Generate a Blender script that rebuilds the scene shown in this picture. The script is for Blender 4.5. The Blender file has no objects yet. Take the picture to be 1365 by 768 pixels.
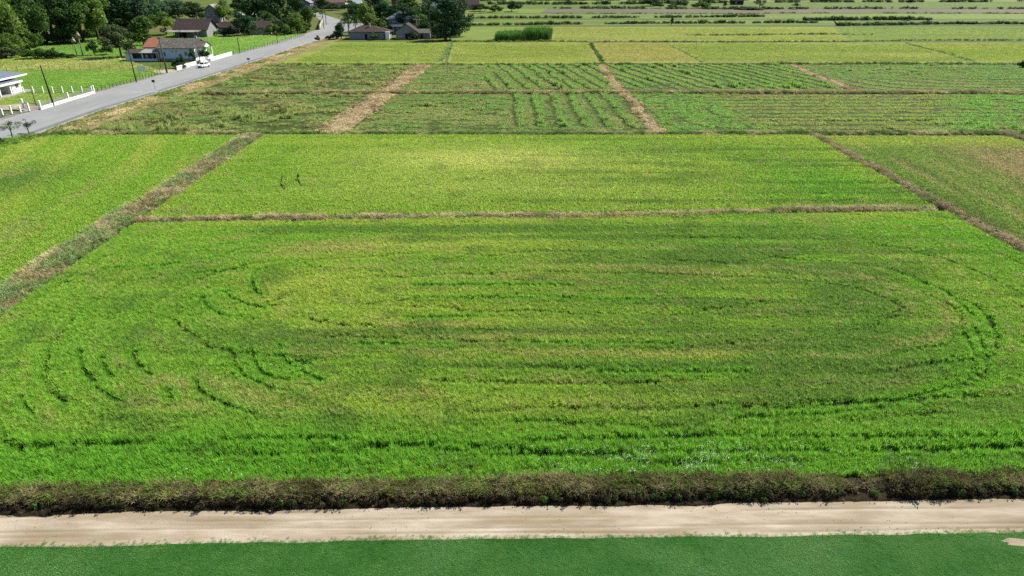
import bpy, math, random
import numpy as np
from mathutils import Vector

# ------------------------------------------------------------------ camera, sky, sun, exposure
SC = bpy.context.scene
COL = SC.collection
CAM_H, FPX, HOR = 28.0, 910.0, -45.0          # metres up, focal length in photo pixels, horizon row
PITCH = math.atan((384.0 - HOR) / FPX)
cd = bpy.data.cameras.new('camera'); cam = bpy.data.objects.new('camera', cd); COL.objects.link(cam)
cam.location = (0, 0, CAM_H); cam.rotation_euler = (math.pi / 2 - PITCH, 0, 0)
cd.sensor_width = 36.0; cd.lens = FPX / 1365.0 * 36.0; cd.clip_start = 0.5; cd.clip_end = 20000
SC.camera = cam
SUN_EL, SUN_AZ = math.radians(44), math.atan2(0.70, 0.71)      # azimuth measured from +x towards +y
sd = Vector((math.cos(SUN_EL) * math.cos(SUN_AZ), math.cos(SUN_EL) * math.sin(SUN_AZ), math.sin(SUN_EL)))
W = bpy.data.worlds.new('World'); SC.world = W; W.use_nodes = True
nt = W.node_tree; bg = nt.nodes['Background']
sky = nt.nodes.new('ShaderNodeTexSky'); sky.sky_type = 'NISHITA'; sky.sun_disc = False
sky.sun_elevation = SUN_EL; sky.sun_rotation = math.atan2(sd.x, sd.y)
sky.air_density = 1.0; sky.dust_density = 1.0
nt.links.new(sky.outputs[0], bg.inputs[0]); bg.inputs[1].default_value = 0.065
sl = bpy.data.lights.new('sun', 'SUN'); sl.energy = 4.8; sl.angle = math.radians(0.53); sl.color = (1.0, 0.95, 0.87)
so = bpy.data.objects.new('sun', sl); COL.objects.link(so)
so.rotation_euler = sd.to_track_quat('Z', 'Y').to_euler(); so.location = sd * 100
SC.view_settings.view_transform = 'Standard'; SC.view_settings.look = 'None'
SC.view_settings.exposure = 1.25; SC.view_settings.gamma = 1.0
SC.view_settings.use_curve_mapping = False
SC.render.engine = 'CYCLES'
SC.cycles.max_bounces = 7; SC.cycles.diffuse_bounces = 4; SC.cycles.transmission_bounces = 5
SC.cycles.use_denoising = False
SC.cycles.sample_clamp_indirect = 4

# ------------------------------------------------------------------ measuring helpers
CP, SP = math.cos(PITCH), math.sin(PITCH)
def G(px, py, z=0.0):
    """ground point that the photograph shows at this place"""
    dz = -(py - 384.0) / FPX
    vy = CP + dz * SP; vz = -SP + dz * CP
    t = (CAM_H - z) / -vz
    return Vector(((px - 682.5) / FPX * t, vy * t, z))
def gy(py): return G(682.5, py).y
def height(px, py, top):
    """height of an upright thing standing at (px, py) that reaches row top"""
    b = G(px, py); dz = -(top - 384.0) / FPX
    return CAM_H + b.y * (-SP + dz * CP) / (CP + dz * SP)
def ppm(px, py):
    b = G(px, py); return FPX / (b.y * CP + CAM_H * SP)
def lin(r, g, b):
    f = lambda c: ((c / 255 + 0.055) / 1.055) ** 2.4 if c > 10 else c / 255 / 12.92
    return np.array((f(r), f(g), f(b)))

# ------------------------------------------------------------------ noise (numpy)
_tab = np.random.RandomState(5).rand(256, 256)
def vn(x, y, s=0):
    x = np.asarray(x, float) + s * 17.31; y = np.asarray(y, float) + s * 9.77
    xi = np.floor(x).astype(int); yi = np.floor(y).astype(int)
    fx = x - xi; fy = y - yi; fx = fx * fx * (3 - 2 * fx); fy = fy * fy * (3 - 2 * fy)
    a = _tab[xi & 255, yi & 255]; b = _tab[(xi + 1) & 255, yi & 255]
    c = _tab[xi & 255, (yi + 1) & 255]; d = _tab[(xi + 1) & 255, (yi + 1) & 255]
    return (a * (1 - fx) + b * fx) * (1 - fy) + (c * (1 - fx) + d * fx) * fy
def fbm(x, y, s=0, o=4):
    v = 0; a = 0.5; n = 0
    for k in range(o):
        v = v + a * vn(x * 2 ** k, y * 2 ** k, s + k); n += a; a *= 0.5
    return v / n
def ss(a, b, x):
    t = np.clip((x - a) / (b - a), 0, 1); return t * t * (3 - 2 * t)
def blob(x, y, cx, cy, rx, ry): return np.exp(-((x - cx) / rx) ** 2 - ((y - cy) / ry) ** 2)
def mixc(c, d, w): return c + (d - c) * w[:, None]
def poly_dist(x, y, pts):
    best = np.full(len(x), 1e9)
    for (ax, ay), (bx, by) in zip(pts[:-1], pts[1:]):
        dx, dy = bx - ax, by - ay; L = dx * dx + dy * dy + 1e-9
        t = np.clip(((x - ax) * dx + (y - ay) * dy) / L, 0, 1)
        best = np.minimum(best, np.hypot(x - ax - t * dx, y - ay - t * dy))
    return best
def inside(x, y, pts):
    r = np.zeros(len(x), bool); n = len(pts)
    for i in range(n):
        ax, ay = pts[i][0], pts[i][1]; bx, by = pts[(i + 1) % n][0], pts[(i + 1) % n][1]
        if ay == by: continue
        c = ((ay > y) != (by > y)) & (x < (bx - ax) * (y - ay) / (by - ay) + ax); r ^= c
    return r
def rbox(x, y, cx, cy, hx, hy, r):
    a = hx - np.abs(x - cx); b = hy - np.abs(y - cy); k = r * .45          # smooth minimum: rounded corners at every depth
    return np.logaddexp(-a / k, -b / k) * k

# ------------------------------------------------------------------ materials
BARE = 0.44                                   # albedo of a bare surface over its brightness in the exposed photograph
def newmat(name):
    m = bpy.data.materials.new(name); m.use_nodes = True
    t = m.node_tree; return m, t, t.nodes, t.links, t.nodes['Principled BSDF']
def mat(name, c1, c2=None, scale=1.0, rough=0.9, bump=0.0, spec=0.05, metal=0.0, c3=None, s3=0.2, stretch=(1, 1, 1), bscale=None, detail=6):
    """two or three real colours mixed by noise in world metres (given as the photo shows them, taken down to albedo here)"""
    c1 = c1 * BARE; c2 = None if c2 is None else c2 * BARE; c3 = None if c3 is None else c3 * BARE
    m, t, N, L, P = newmat(name)
    P.inputs['Roughness'].default_value = rough; P.inputs['Specular IOR Level'].default_value = spec
    P.inputs['Metallic'].default_value = metal
    if c2 is None and not bump:
        P.inputs['Base Color'].default_value = (*c1, 1); return m
    geo = N.new('ShaderNodeNewGeometry'); mp = N.new('ShaderNodeMapping'); mp.inputs['Scale'].default_value = stretch
    L.new(geo.outputs['Position'], mp.inputs['Vector'])
    no = N.new('ShaderNodeTexNoise'); no.inputs['Scale'].default_value = scale; no.inputs['Detail'].default_value = detail
    no.inputs['Roughness'].default_value = 0.65
    L.new(mp.outputs[0], no.inputs['Vector'])
    rp = N.new('ShaderNodeValToRGB'); e = rp.color_ramp.elements
    e[0].position = 0.33; e[1].position = 0.67; e[0].color = (*c1, 1); e[1].color = (*(c2 if c2 is not None else c1), 1)
    L.new(no.outputs['Fac'], rp.inputs[0]); out = rp.outputs[0]
    if c3 is not None:
        n3 = N.new('ShaderNodeTexNoise'); n3.inputs['Scale'].default_value = s3; n3.inputs['Detail'].default_value = 4
        L.new(mp.outputs[0], n3.inputs['Vector'])
        r3 = N.new('ShaderNodeValToRGB'); r3.color_ramp.elements[0].position = 0.45; r3.color_ramp.elements[1].position = 0.68
        L.new(n3.outputs['Fac'], r3.inputs[0])
        mx = N.new('ShaderNodeMix'); mx.data_type = 'RGBA'
        L.new(r3.outputs[0], mx.inputs['Factor']); L.new(out, mx.inputs['A']); mx.inputs['B'].default_value = (*c3, 1)
        out = mx.outputs['Result']
    L.new(out, P.inputs['Base Color'])
    if bump:
        nb = N.new('ShaderNodeTexNoise'); nb.inputs['Scale'].default_value = bscale or scale * 4; nb.inputs['Detail'].default_value = 5
        L.new(geo.outputs['Position'], nb.inputs['Vector'])
        b = N.new('ShaderNodeBump'); b.inputs['Strength'].default_value = 1.0; b.inputs['Distance'].default_value = bump
        L.new(nb.outputs['Fac'], b.inputs['Height']); L.new(b.outputs[0], P.inputs['Normal'])
    return m
def leafmat(name, c=None, trans=0.35, jitter=0.35, attr=None):
    """leaf: diffuse + light coming through; colour from the plant's own tint or a fixed colour with leaf to leaf change"""
    m, t, N, L, P = newmat(name)
    P.inputs['Roughness'].default_value = 0.7; P.inputs['Specular IOR Level'].default_value = 0.04
    if attr:
        a = N.new('ShaderNodeAttribute'); a.attribute_type = 'INSTANCER'; a.attribute_name = attr; colr = a.outputs['Color']
    else:
        a = N.new('ShaderNodeAttribute'); a.attribute_name = 'lc'
        hsv = N.new('ShaderNodeHueSaturation'); hsv.inputs['Color'].default_value = (*c, 1)
        mr = N.new('ShaderNodeMapRange'); mr.inputs['To Min'].default_value = 1 - jitter; mr.inputs['To Max'].default_value = 1 + jitter
        L.new(a.outputs['Fac'], mr.inputs['Value']); L.new(mr.outputs[0], hsv.inputs['Value'])
        mh = N.new('ShaderNodeMapRange'); mh.inputs['To Min'].default_value = 0.52; mh.inputs['To Max'].default_value = 0.48
        L.new(a.outputs['Fac'], mh.inputs['Value']); L.new(mh.outputs[0], hsv.inputs['Hue']); colr = hsv.outputs[0]
    L.new(colr, P.inputs['Base Color'])
    tr = N.new('ShaderNodeBsdfTranslucent'); L.new(colr, tr.inputs['Color'])
    ms = N.new('ShaderNodeMixShader'); ms.inputs[0].default_value = trans
    L.new(P.outputs[0], ms.inputs[1]); L.new(tr.outputs[0], ms.inputs[2])
    L.new(ms.outputs[0], N['Material Output'].inputs[0]); return m

MT = leafmat('plant', attr='tint', trans=0.45)
MW = leafmat('weed', attr='tint', trans=0.15)

# ------------------------------------------------------------------ mesh helpers
def tag(o, label=None, cat=None, group=None, kind=None):
    if label: o['label'] = label
    if cat: o['category'] = cat
    if group: o['group'] = group
    if kind: o['kind'] = kind
    return o
def empty(name, loc=(0, 0, 0), rz=0.0):
    o = bpy.data.objects.new(name, None); COL.objects.link(o); o.location = loc; o.rotation_euler = (0, 0, rz)
    o.empty_display_size = 0.3; return o
class MB:
    def __init__(s): s.v = []; s.f = []
    def poly(s, pts):
        n = len(s.v); s.v += [tuple(p) for p in pts]; s.f.append(tuple(range(n, n + len(pts)))); return s
    def box(s, x0, x1, y0, y1, z0, z1):
        n = len(s.v); s.v += [(x, y, z) for z in (z0, z1) for x, y in ((x0, y0), (x1, y0), (x1, y1), (x0, y1))]
        s.f += [tuple(n + i for i in q) for q in ((3, 2, 1, 0), (4, 5, 6, 7), (0, 1, 5, 4), (1, 2, 6, 5), (2, 3, 7, 6), (3, 0, 4, 7))]; return s
    def prism(s, prof, a, b, axis='x'):
        """closed profile (pairs) pushed along an axis"""
        n = len(s.v); k = len(prof)
        for t in (a, b):
            for p, q in prof: s.v.append((t, p, q) if axis == 'x' else (p, t, q) if axis == 'y' else (p, q, t))
        s.f += [tuple(range(n, n + k))[::-1], tuple(range(n + k, n + 2 * k))]
        s.f += [(n + i, n + (i + 1) % k, n + k + (i + 1) % k, n + k + i) for i in range(k)]; return s
    def tube(s, a, b, r0, r1=None, n=8, cap=True):
        a = Vector(a); b = Vector(b); r1 = r0 if r1 is None else r1
        q = (b - a).to_track_quat('Z', 'Y'); k = len(s.v)
        for c, r in ((a, r0), (b, r1)):
            for i in range(n):
                w = 2 * math.pi * i / n; s.v.append(tuple(c + q @ Vector((r * math.cos(w), r * math.sin(w), 0))))
        s.f += [(k + i, k + (i + 1) % n, k + n + (i + 1) % n, k + n + i) for i in range(n)]
        if cap: s.f += [tuple(range(k, k + n))[::-1], tuple(range(k + n, k + 2 * n))]
        return s
    def mesh(s, name):
        m = bpy.data.meshes.new(name); m.from_pydata(s.v, [], s.f); m.update(); return m
    def build(s, name, material, parent=None, smooth=False):
        m = s.mesh(name); m.materials.append(material)
        if smooth: m.polygons.foreach_set('use_smooth', [True] * len(m.polygons))
        o = bpy.data.objects.new(name, m); COL.objects.link(o); o.parent = parent; return o
def copy_tree(o, parent=None):
    c = o.copy(); COL.objects.link(c); c.parent = parent
    for ch in o.children: copy_tree(ch, c)
    return c
def sheet(name, pts, z, material, kind='structure', label=None, cat=None):
    o = MB().poly([(p[0], p[1], z) for p in pts]).build(name, material)
    return tag(o, label, cat, None, kind)

# ------------------------------------------------------------------ plants that are instanced as stuff
def tuft(n, r, h, w, lean, seed, droop=0.35):
    R = random.Random(seed); v = []; f = []
    for i in range(n):
        a = R.uniform(0, 6.283); rr = r * math.sqrt(R.random()); bx, by = rr * math.cos(a), rr * math.sin(a)
        d = R.uniform(0, 6.283); hh = h * R.uniform(0.55, 1.0); ll = lean * R.uniform(0.2, 1.0) * hh
        px, py = -math.sin(d), math.cos(d); ux, uy = math.cos(d), math.sin(d); ww = w * R.uniform(0.7, 1.2) / 2
        k = len(v)
        v += [(bx - px * ww * .6, by - py * ww * .6, 0), (bx + px * ww * .6, by + py * ww * .6, 0)]
        mx, my, mz = bx + ux * ll * .4, by + uy * ll * .4, hh * .6
        v += [(mx - px * ww, my - py * ww, mz), (mx + px * ww, my + py * ww, mz)]
        v += [(bx + ux * ll, by + uy * ll, hh * (1 - droop * R.random() * lean))]
        f += [(k, k + 1, k + 3, k + 2), (k + 2, k + 3, k + 4)]
    return v, f
def leafball(n, r, h, leaf, seed):
    R = random.Random(seed); v = []; f = []
    for i in range(n):
        u = Vector((R.gauss(0, 1), R.gauss(0, 1), R.gauss(0, 1))).normalized(); k = R.uniform(0.45, 1.0)
        c = Vector((u.x * r * k, u.y * r * k, h * 0.5 + u.z * h * 0.5 * k))
        nrm = (u + Vector((R.gauss(0, .5), R.gauss(0, .5), R.gauss(0, .5) + .3))).normalized()
        q = nrm.to_track_quat('Z', 'Y'); a = R.uniform(0, 6.28); s = leaf * R.uniform(0.6, 1.2)
        x = q @ Vector((math.cos(a), math.sin(a), 0)); y = q @ Vector((-math.sin(a), math.cos(a), 0))
        b = len(v); v += [tuple(c - x * s), tuple(c - y * s * .5), tuple(c + x * s), tuple(c + y * s * .5)]; f.append((b, b + 1, b + 2, b + 3))
    return v, f
def source(name, vf, material):
    m = bpy.data.meshes.new(name); m.from_pydata(vf[0], [], vf[1]); m.update(); m.materials.append(material)
    return bpy.data.objects.new(name, m)              # never linked: only the plants made from it are in the scene
SRC = {
    'rice': [source('rice_plant', tuft(28, .16, .72, .034, .45, 10 + i), MT) for i in range(3)],
    'ricefar': [source('rice_plant', tuft(26, .26, .70, .06, .6, 20 + i), MT) for i in range(3)],
    'mid': [source('grass_plant', tuft(30, .45, .42, .09, .7, 30 + i), MT) for i in range(3)],
    'far': [source('grass_plant', tuft(54, .95, .36, .10, 1.0, 40 + i), MT) for i in range(3)],
    'turf': [source('turf_plant', tuft(30, .16, .05, .014, .8, 50 + i), MT) for i in range(3)],
    'weed': [source('weed_plant', tuft(34, .26, 1.0, .03, .75, 60 + i, .6), MW) for i in range(3)],
    'straw': [source('straw_plant', tuft(30, .35, .34, .05, 1.6, 70 + i, .8), MW) for i in range(3)],
    'shrub': [source('shrub_plant', leafball(90, .5, 1.0, .13, 80 + i), MW) for i in range(3)],
    'flower': [source('flower_plant', leafball(7, .12, .12, .035, 90 + i), MW) for i in range(3)],
    'stone': [source('stone_piece', leafball(12, .06, .08, .05, 95 + i), MW) for i in range(3)],
}
PLANT = {'rice': 1.26, 'ricefar': 1.2, 'mid': 1.2, 'far': 1.0, 'turf': 1.2, 'weed': 1.1, 'straw': 1.1, 'shrub': 1.05, 'flower': 1.0, 'stone': .6}
def scatter(name, x, y, z, tint, sx, sz, src, label, cat, seed=0, tilt=0.12):
    n = len(x); rs = np.random.RandomState(seed + 1); tint = tint * PLANT[src]
    m = bpy.data.meshes.new(name); m.vertices.add(n)
    co = np.column_stack([x, y, np.broadcast_to(z, n)]).astype(np.float32); m.vertices.foreach_set('co', co.ravel())
    rot = np.column_stack([rs.normal(0, tilt, n), rs.normal(0, tilt, n), rs.rand(n) * 6.283]).astype(np.float32)
    scl = np.column_stack([sx * np.ones(n), sx * np.ones(n), sz * np.ones(n)]).astype(np.float32)
    a = m.attributes.new('rot', 'FLOAT_VECTOR', 'POINT'); a.data.foreach_set('vector', rot.ravel())
    a = m.attributes.new('scl', 'FLOAT_VECTOR', 'POINT'); a.data.foreach_set('vector', scl.ravel())
    a = m.attributes.new('idx', 'INT', 'POINT'); a.data.foreach_set('value', rs.randint(0, 3, n).astype(np.int32))
    a = m.attributes.new('tint', 'FLOAT_COLOR', 'POINT')
    a.data.foreach_set('color', np.column_stack([np.clip(tint, 0.002, 0.9), np.ones(n)]).astype(np.float32).ravel())
    m.update()
    o = bpy.data.objects.new(name, m); COL.objects.link(o)
    g = bpy.data.node_groups.new(name, 'GeometryNodeTree')
    g.interface.new_socket('Geometry', in_out='INPUT', socket_type='NodeSocketGeometry')
    g.interface.new_socket('Geometry', in_out='OUTPUT', socket_type='NodeSocketGeometry')
    N, L = g.nodes, g.links
    gi = N.new('NodeGroupInput'); go = N.new('NodeGroupOutput'); ip = N.new('GeometryNodeInstanceOnPoints')
    j = N.new('GeometryNodeJoinGeometry')
    for s in reversed(SRC[src]):
        oi = N.new('GeometryNodeObjectInfo'); oi.inputs['Object'].default_value = s; oi.inputs['As Instance'].default_value = True
        L.new(oi.outputs['Geometry'], j.inputs[0])
    def attr(nm, ty):
        q = N.new('GeometryNodeInputNamedAttribute'); q.data_type = ty; q.inputs['Name'].default_value = nm; return q.outputs['Attribute']
    e = N.new('FunctionNodeEulerToRotation'); L.new(attr('rot', 'FLOAT_VECTOR'), e.inputs[0])
    L.new(gi.outputs[0], ip.inputs['Points']); L.new(j.outputs[0], ip.inputs['Instance']); ip.inputs['Pick Instance'].default_value = True
    L.new(attr('idx', 'INT'), ip.inputs['Instance Index']); L.new(e.outputs[0], ip.inputs['Rotation'])
    L.new(attr('scl', 'FLOAT_VECTOR'), ip.inputs['Scale']); L.new(ip.outputs[0], go.inputs[0])
    md = o.modifiers.new('scatter', 'NODES'); md.node_group = g
    return tag(o, label, cat, None, 'stuff')
def grid(x0, x1, y0, y1, sp, seed):
    rs = np.random.RandomState(seed); nx = int((x1 - x0) / sp); ny = int((y1 - y0) / sp)
    X, Y = np.meshgrid(np.linspace(x0, x1, nx), np.linspace(y0, y1, ny))
    return (X + rs.uniform(-.5, .5, X.shape) * sp).ravel(), (Y + rs.uniform(-.5, .5, X.shape) * sp).ravel(), rs
def pxl(*p): return [tuple(G(a, b).xy) for a, b in p]

# ================================================================== GROUND
MG = mat('pasture_ground', lin(88, 112, 46), lin(112, 128, 58), .15, c3=lin(120, 118, 70), s3=.03, bump=.05, bscale=3)
sheet('ground', [(-9000, -200), (9000, -200), (9000, 14000), (-9000, 14000)], -.06, MG)
M_SOIL = mat('field_soil', lin(46, 54, 26), lin(66, 66, 36), .7, bump=.04, bscale=5)
M_BANK = mat('bank_earth', lin(106, 102, 68), lin(134, 126, 88), .9, c3=lin(92, 108, 54), s3=.4, bump=.08, bscale=4)
M_SHADEDEARTH = mat('shaded_earth', lin(44, 40, 28), lin(66, 60, 42), 1.2, bump=.1, bscale=4)  # brown earth with the shade under the weeds mixed into its colour

def wander(x, y):
    return (fbm(x * .06, y * .06, 210, 3) - .5) * 2.2, (fbm(x * .06, y * .06, 230, 3) - .5) * 2.2
def bank(name, pts, w, h, material, seg=1.2, seed=0, rough=.35):
    """long low earth bank following a line: a crowned strip with uneven edges"""
    P = [Vector((a, b, 0)) for a, b in pts]; L = []
    for a, b in zip(P[:-1], P[1:]):
        n = max(2, int((b - a).length / seg)); L += [a.lerp(b, i / n) for i in range(n)]
    L.append(P[-1]); v = []; f = []; K = 7
    for p in L:
        wx, wy = wander(np.array(p.x), np.array(p.y)); p.x += float(wx); p.y += float(wy)
    for i, p in enumerate(L):
        d = (L[min(i + 1, len(L) - 1)] - L[max(i - 1, 0)]).normalized(); s = Vector((d.y, -d.x, 0))
        for k in range(K):
            t = k / (K - 1) * 2 - 1
            nz = float(vn(i * .45, k * .9, seed)); ww = w * (1 + rough * (float(vn(i * .3, 3, seed)) - .5))
            q = p + s * (t * ww / 2); v.append((q.x, q.y, -.05 + max(0, (1 - t * t) ** .8) * h * (0.6 + .8 * nz)))
    for i in range(len(L) - 1):
        for k in range(K - 1):
            a = i * K + k; f.append((a, a + 1, a + K + 1, a + K))
    b = MB(); b.v = v; b.f = f
    return tag(b.build(name, material, smooth=True), kind='structure'), L
def along(pts, w, dens, seed, wob=1.0):
    rs = np.random.RandomState(seed); X = []; Y = []; T = []
    for (ax, ay), (bx, by) in zip(pts[:-1], pts[1:]):
        l = math.hypot(bx - ax, by - ay); n = int(l * w * dens); t = rs.rand(n); s = rs.uniform(-1, 1, n); s = np.where(rs.rand(n) < .35, s * rs.rand(n), s)
        nx, ny = (by - ay) / l, -(bx - ax) / l
        X.append(ax + (bx - ax) * t + nx * s * w / 2); Y.append(ay + (by - ay) * t + ny * s * w / 2); T.append(s)
    X, Y = np.concatenate(X), np.concatenate(Y); wx, wy = wander(X, Y)
    return X + wx * wob, Y + wy * wob, np.concatenate(T), rs

# ---- foreground: lawn, dirt track
Y_LAWN, Y_TRACK = gy(720), gy(673)
TLT = .021                                     # the track runs slightly askew to the view
M_TRACK = mat('track_sand', lin(178, 163, 136), lin(216, 204, 182), 1.5, rough=.95, c3=lin(164, 148, 120), s3=.6, bump=.02, bscale=14, stretch=(.2, 1, 1), detail=12)
def track():
    nx, ny = 460, 64; v = []; f = []
    y0, y1 = Y_LAWN - .8, Y_TRACK + .7
    for j in range(ny):
        for i in range(nx):
            x = -75 + 150 * i / (nx - 1); y = y0 + (y1 - y0) * j / (ny - 1)
            u = y - Y_LAWN + .25 * math.sin(x * .05)
            z = .03 + .035 * (float(fbm(x * .5, y * 1.5, 3, 2)) - .5)
            for c, d in ((.45, .05), (2.05, .06), (1.55, .04), (.9, .04)):
                z -= d * math.exp(-((u - c - .06 * math.sin(x * .21 + c * 5)) / .085) ** 2) * ss(.35, .6, float(vn(x * .12, c * 9, 2)))
            v.append((x, y + TLT * x, z))
    for j in range(ny - 1):
        for i in range(nx - 1): a = j * nx + i; f.append((a, a + 1, a + nx + 1, a + nx))
    b = MB(); b.v = v; b.f = f; tag(b.build('dirt_track', M_TRACK, smooth=True), kind='structure')
track()
M_TURFSOIL = mat('lawn_ground', lin(52, 104, 44), lin(66, 116, 54), 2.5, bump=.02, bscale=14)
def lawn_sheet():
    xs = np.linspace(-75, 75, 400); e = Y_LAWN + .10 * (fbm(xs * .7, xs * 0, 4) - .5) * 2 + .35 * (fbm(xs * .06, xs * 0, 8) - .5) + xs * TLT
    pts = [(x, y) for x, y in zip(xs, e)]
    b = MB(); b.v = [(x, y, .06) for x, y in pts] + [(x, 2, .06) for x, y in pts]; n = len(pts)
    b.f = [(i, n + i, n + i + 1, i + 1) for i in range(n - 1)]
    tag(b.build('lawn', M_TURFSOIL), kind='structure'); return xs, e
LX, LE = lawn_sheet()
pc = G(1352, 724)
def sandpatch():
    pts = []
    for i in range(40):
        a = i / 40 * 6.2832; r = 1 + .15 * math.sin(3 * a + 1) + .1 * math.sin(7 * a)
        pts.append((pc.x + .5 + 1.15 * r * math.cos(a), pc.y + .27 * r * math.sin(a)))
    sheet('sand_patch', pts, .075, M_TRACK); return pts
SPP = sandpatch()
x, y, rs = grid(-34, 34, 19, Y_LAWN + 1.2, .135, 3)
k = (y < np.interp(x, LX, LE) + rs.normal(0, .05, len(x))) & ~inside(x, y, SPP); x, y = x[k], y[k]
n1 = fbm(x * .5, y * 1.0, 2); n2 = fbm(x * 3, y * 3, 6, 3); n3 = fbm(x * .15, y * .2, 12, 3)
c = mixc(np.tile(lin(74, 122, 52), (len(x), 1)), np.tile(lin(108, 146, 78), (len(x), 1)), ss(.3, .75, .6 * n1 + .4 * n2))
c = mixc(c, np.tile(lin(124, 158, 98), (len(x), 1)), np.clip(ss(.48, .72, n3) * .7 + .5 * blob(x, y, 12, 26.2, 7, 1.4) * ss(.35, .6, n1), 0, 1))
edge = np.interp(x, LX, LE) - y
scatter('lawn_grass', x, y, .06, c * rs.uniform(.8, 1.2, (len(x), 1)), .85 + .4 * rs.rand(len(x)), (.8 + .5 * rs.rand(len(x))) * np.where(edge < .12, 1.9, 1), 'turf',
        'smooth short dark green lawn along the near side of the dirt track', 'lawn', 3)

rs = np.random.RandomState(41); n = 900; x = rs.uniform(-40, 40, n); y = rs.uniform(Y_LAWN + .15, Y_TRACK + .1, n) + TLT * x
k = fbm(x * .35, y * 1.2, 43) > .52; x, y = x[k], y[k]; n = len(x)
scatter('track_gravel', x, y, .03, np.tile(lin(186, 170, 140), (n, 1)) * rs.uniform(.6, 1.2, (n, 1)), rs.uniform(.12, .6, n), rs.uniform(.1, .4, n), 'stone', 'loose gravel and crumbs scattered on the dirt track', 'stones', 44)
rs = np.random.RandomState(45); n = 700; x = rs.uniform(-40, 40, n); y = np.interp(x, LX, LE) + np.abs(rs.normal(0, .16, n))
scatter('stray_turf', x, y, .045, np.tile(lin(88, 130, 60), (n, 1)) * rs.uniform(.7, 1.2, (n, 1)), .6, 1.6, 'turf', 'stray grass tufts creeping from the lawn onto the track', 'grass', 46)

# ---- weedy bank between track and rice
YB = Y_TRACK + 1.05
hb = [(-75, YB - 75 * TLT), (75, YB + 75 * TLT)]
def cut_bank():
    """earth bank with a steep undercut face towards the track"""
    v = []; f = []; prof = ((-1.35, .0), (-1.15, .085), (-.62, .10), (-.52, .22), (-.4, .32), (-.1, .36), (.45, .28), (1.1, -.02)); K = len(prof); n = 420  # the low foot strip carries the bank's shadow as dark colour
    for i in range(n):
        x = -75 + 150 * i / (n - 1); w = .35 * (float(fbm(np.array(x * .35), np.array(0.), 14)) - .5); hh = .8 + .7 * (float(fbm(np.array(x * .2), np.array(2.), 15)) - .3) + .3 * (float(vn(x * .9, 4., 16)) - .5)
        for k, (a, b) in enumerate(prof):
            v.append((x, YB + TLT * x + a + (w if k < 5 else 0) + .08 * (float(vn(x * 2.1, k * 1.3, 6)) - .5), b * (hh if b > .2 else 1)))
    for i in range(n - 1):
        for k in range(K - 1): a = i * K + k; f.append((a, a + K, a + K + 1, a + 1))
    b = MB(); b.v = v; b.f = f; tag(b.build('weed_bank', M_SHADEDEARTH), kind='structure')
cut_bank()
def bank_weeds(label, s0, s1, dens, seed, hs, src, ca, cb, cg, z, sx, tilt):
    rs = np.random.RandomState(seed); n = int(150 * (s1 - s0) * dens); x = rs.uniform(-75, 75, n); s = rs.uniform(s0, s1, n); y = YB + TLT * x + s
    nn = fbm(x * .5, y * .5, seed); n4 = fbm(x * .22, y * 0, 15, 3)
    c = mixc(T(lin(*ca), n), T(lin(*cb), n), ss(.35, .65, nn)); c = mixc(c, T(lin(*cg), n), ss(.5, .72, fbm(x * .8, y * 1.3, seed + 2)) * .8)
    h = hs * (.5 + .9 * n4) * rs.uniform(.65, 1.2, n) * (.5 + 1.0 * fbm(x * .75, y * .75, 18, 2))
    thin = ss(19, 20, x) * ss(23, 22, x)
    k = rs.rand(n) > thin * .85
    scatter('bank_weeds', x[k], y[k], z, (c * rs.uniform(.6, 1.25, (n, 1)))[k], sx, h[k], src, label, 'weeds', seed, tilt)
def T(c, n): return np.tile(c, (n, 1))
bank_weeds('tall dry olive brown weeds along the top of the bank by the track', -.5, .85, 32, 7, .43, 'weed', (84, 82, 50), (118, 112, 76), (90, 106, 48), .24, .8, .3)
bank_weeds('scattered taller green shoots among the dry bank weeds', -.4, .7, 2.2, 13, .62, 'weed', (88, 120, 44), (110, 138, 58), (120, 130, 60), .24, .7, .25)
bank_weeds('leafy brambles hanging over the bank face, its shade put into their colour', -1.0, -.1, 22, 9, .54, 'shrub', (44, 40, 28), (64, 58, 40), (50, 62, 30), .04, .42, .4)  # leaf colour darkened to paint the shaded front of the weed strip
x, y, s, rs = along([(-60, YB - .8 - 60 * TLT), (60, YB - .8 + 60 * TLT)], .4, 2.2, 17, 0); n = len(x)
k = fbm(x * .35, y, 31) > .52; x, y = x[k], y[k]; n = len(x)
scatter('low_bank_herbs', x, y, .05, np.tile(lin(66, 104, 42), (n, 1)) * rs.uniform(.5, 1.2, (n, 1)), .35, .45, 'shrub',
        'scattered low green herbs at the foot of the brown weed strip', 'weeds', 8)
x, y, s, rs = along([(-60, Y_TRACK - .1 - 60 * TLT), (60, Y_TRACK - .1 + 60 * TLT)], .8, 4, 18, 0); n = len(x)
scatter('track_clods', x, y, .04, np.tile(lin(150, 132, 100), (n, 1)) * rs.uniform(.6, 1.15, (n, 1)), rs.uniform(.3, 1.3, n), rs.uniform(.3, 1.2, n), 'stone',
        'small earth clods and stones along the edge of the dirt track', 'stones', 9)

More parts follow.
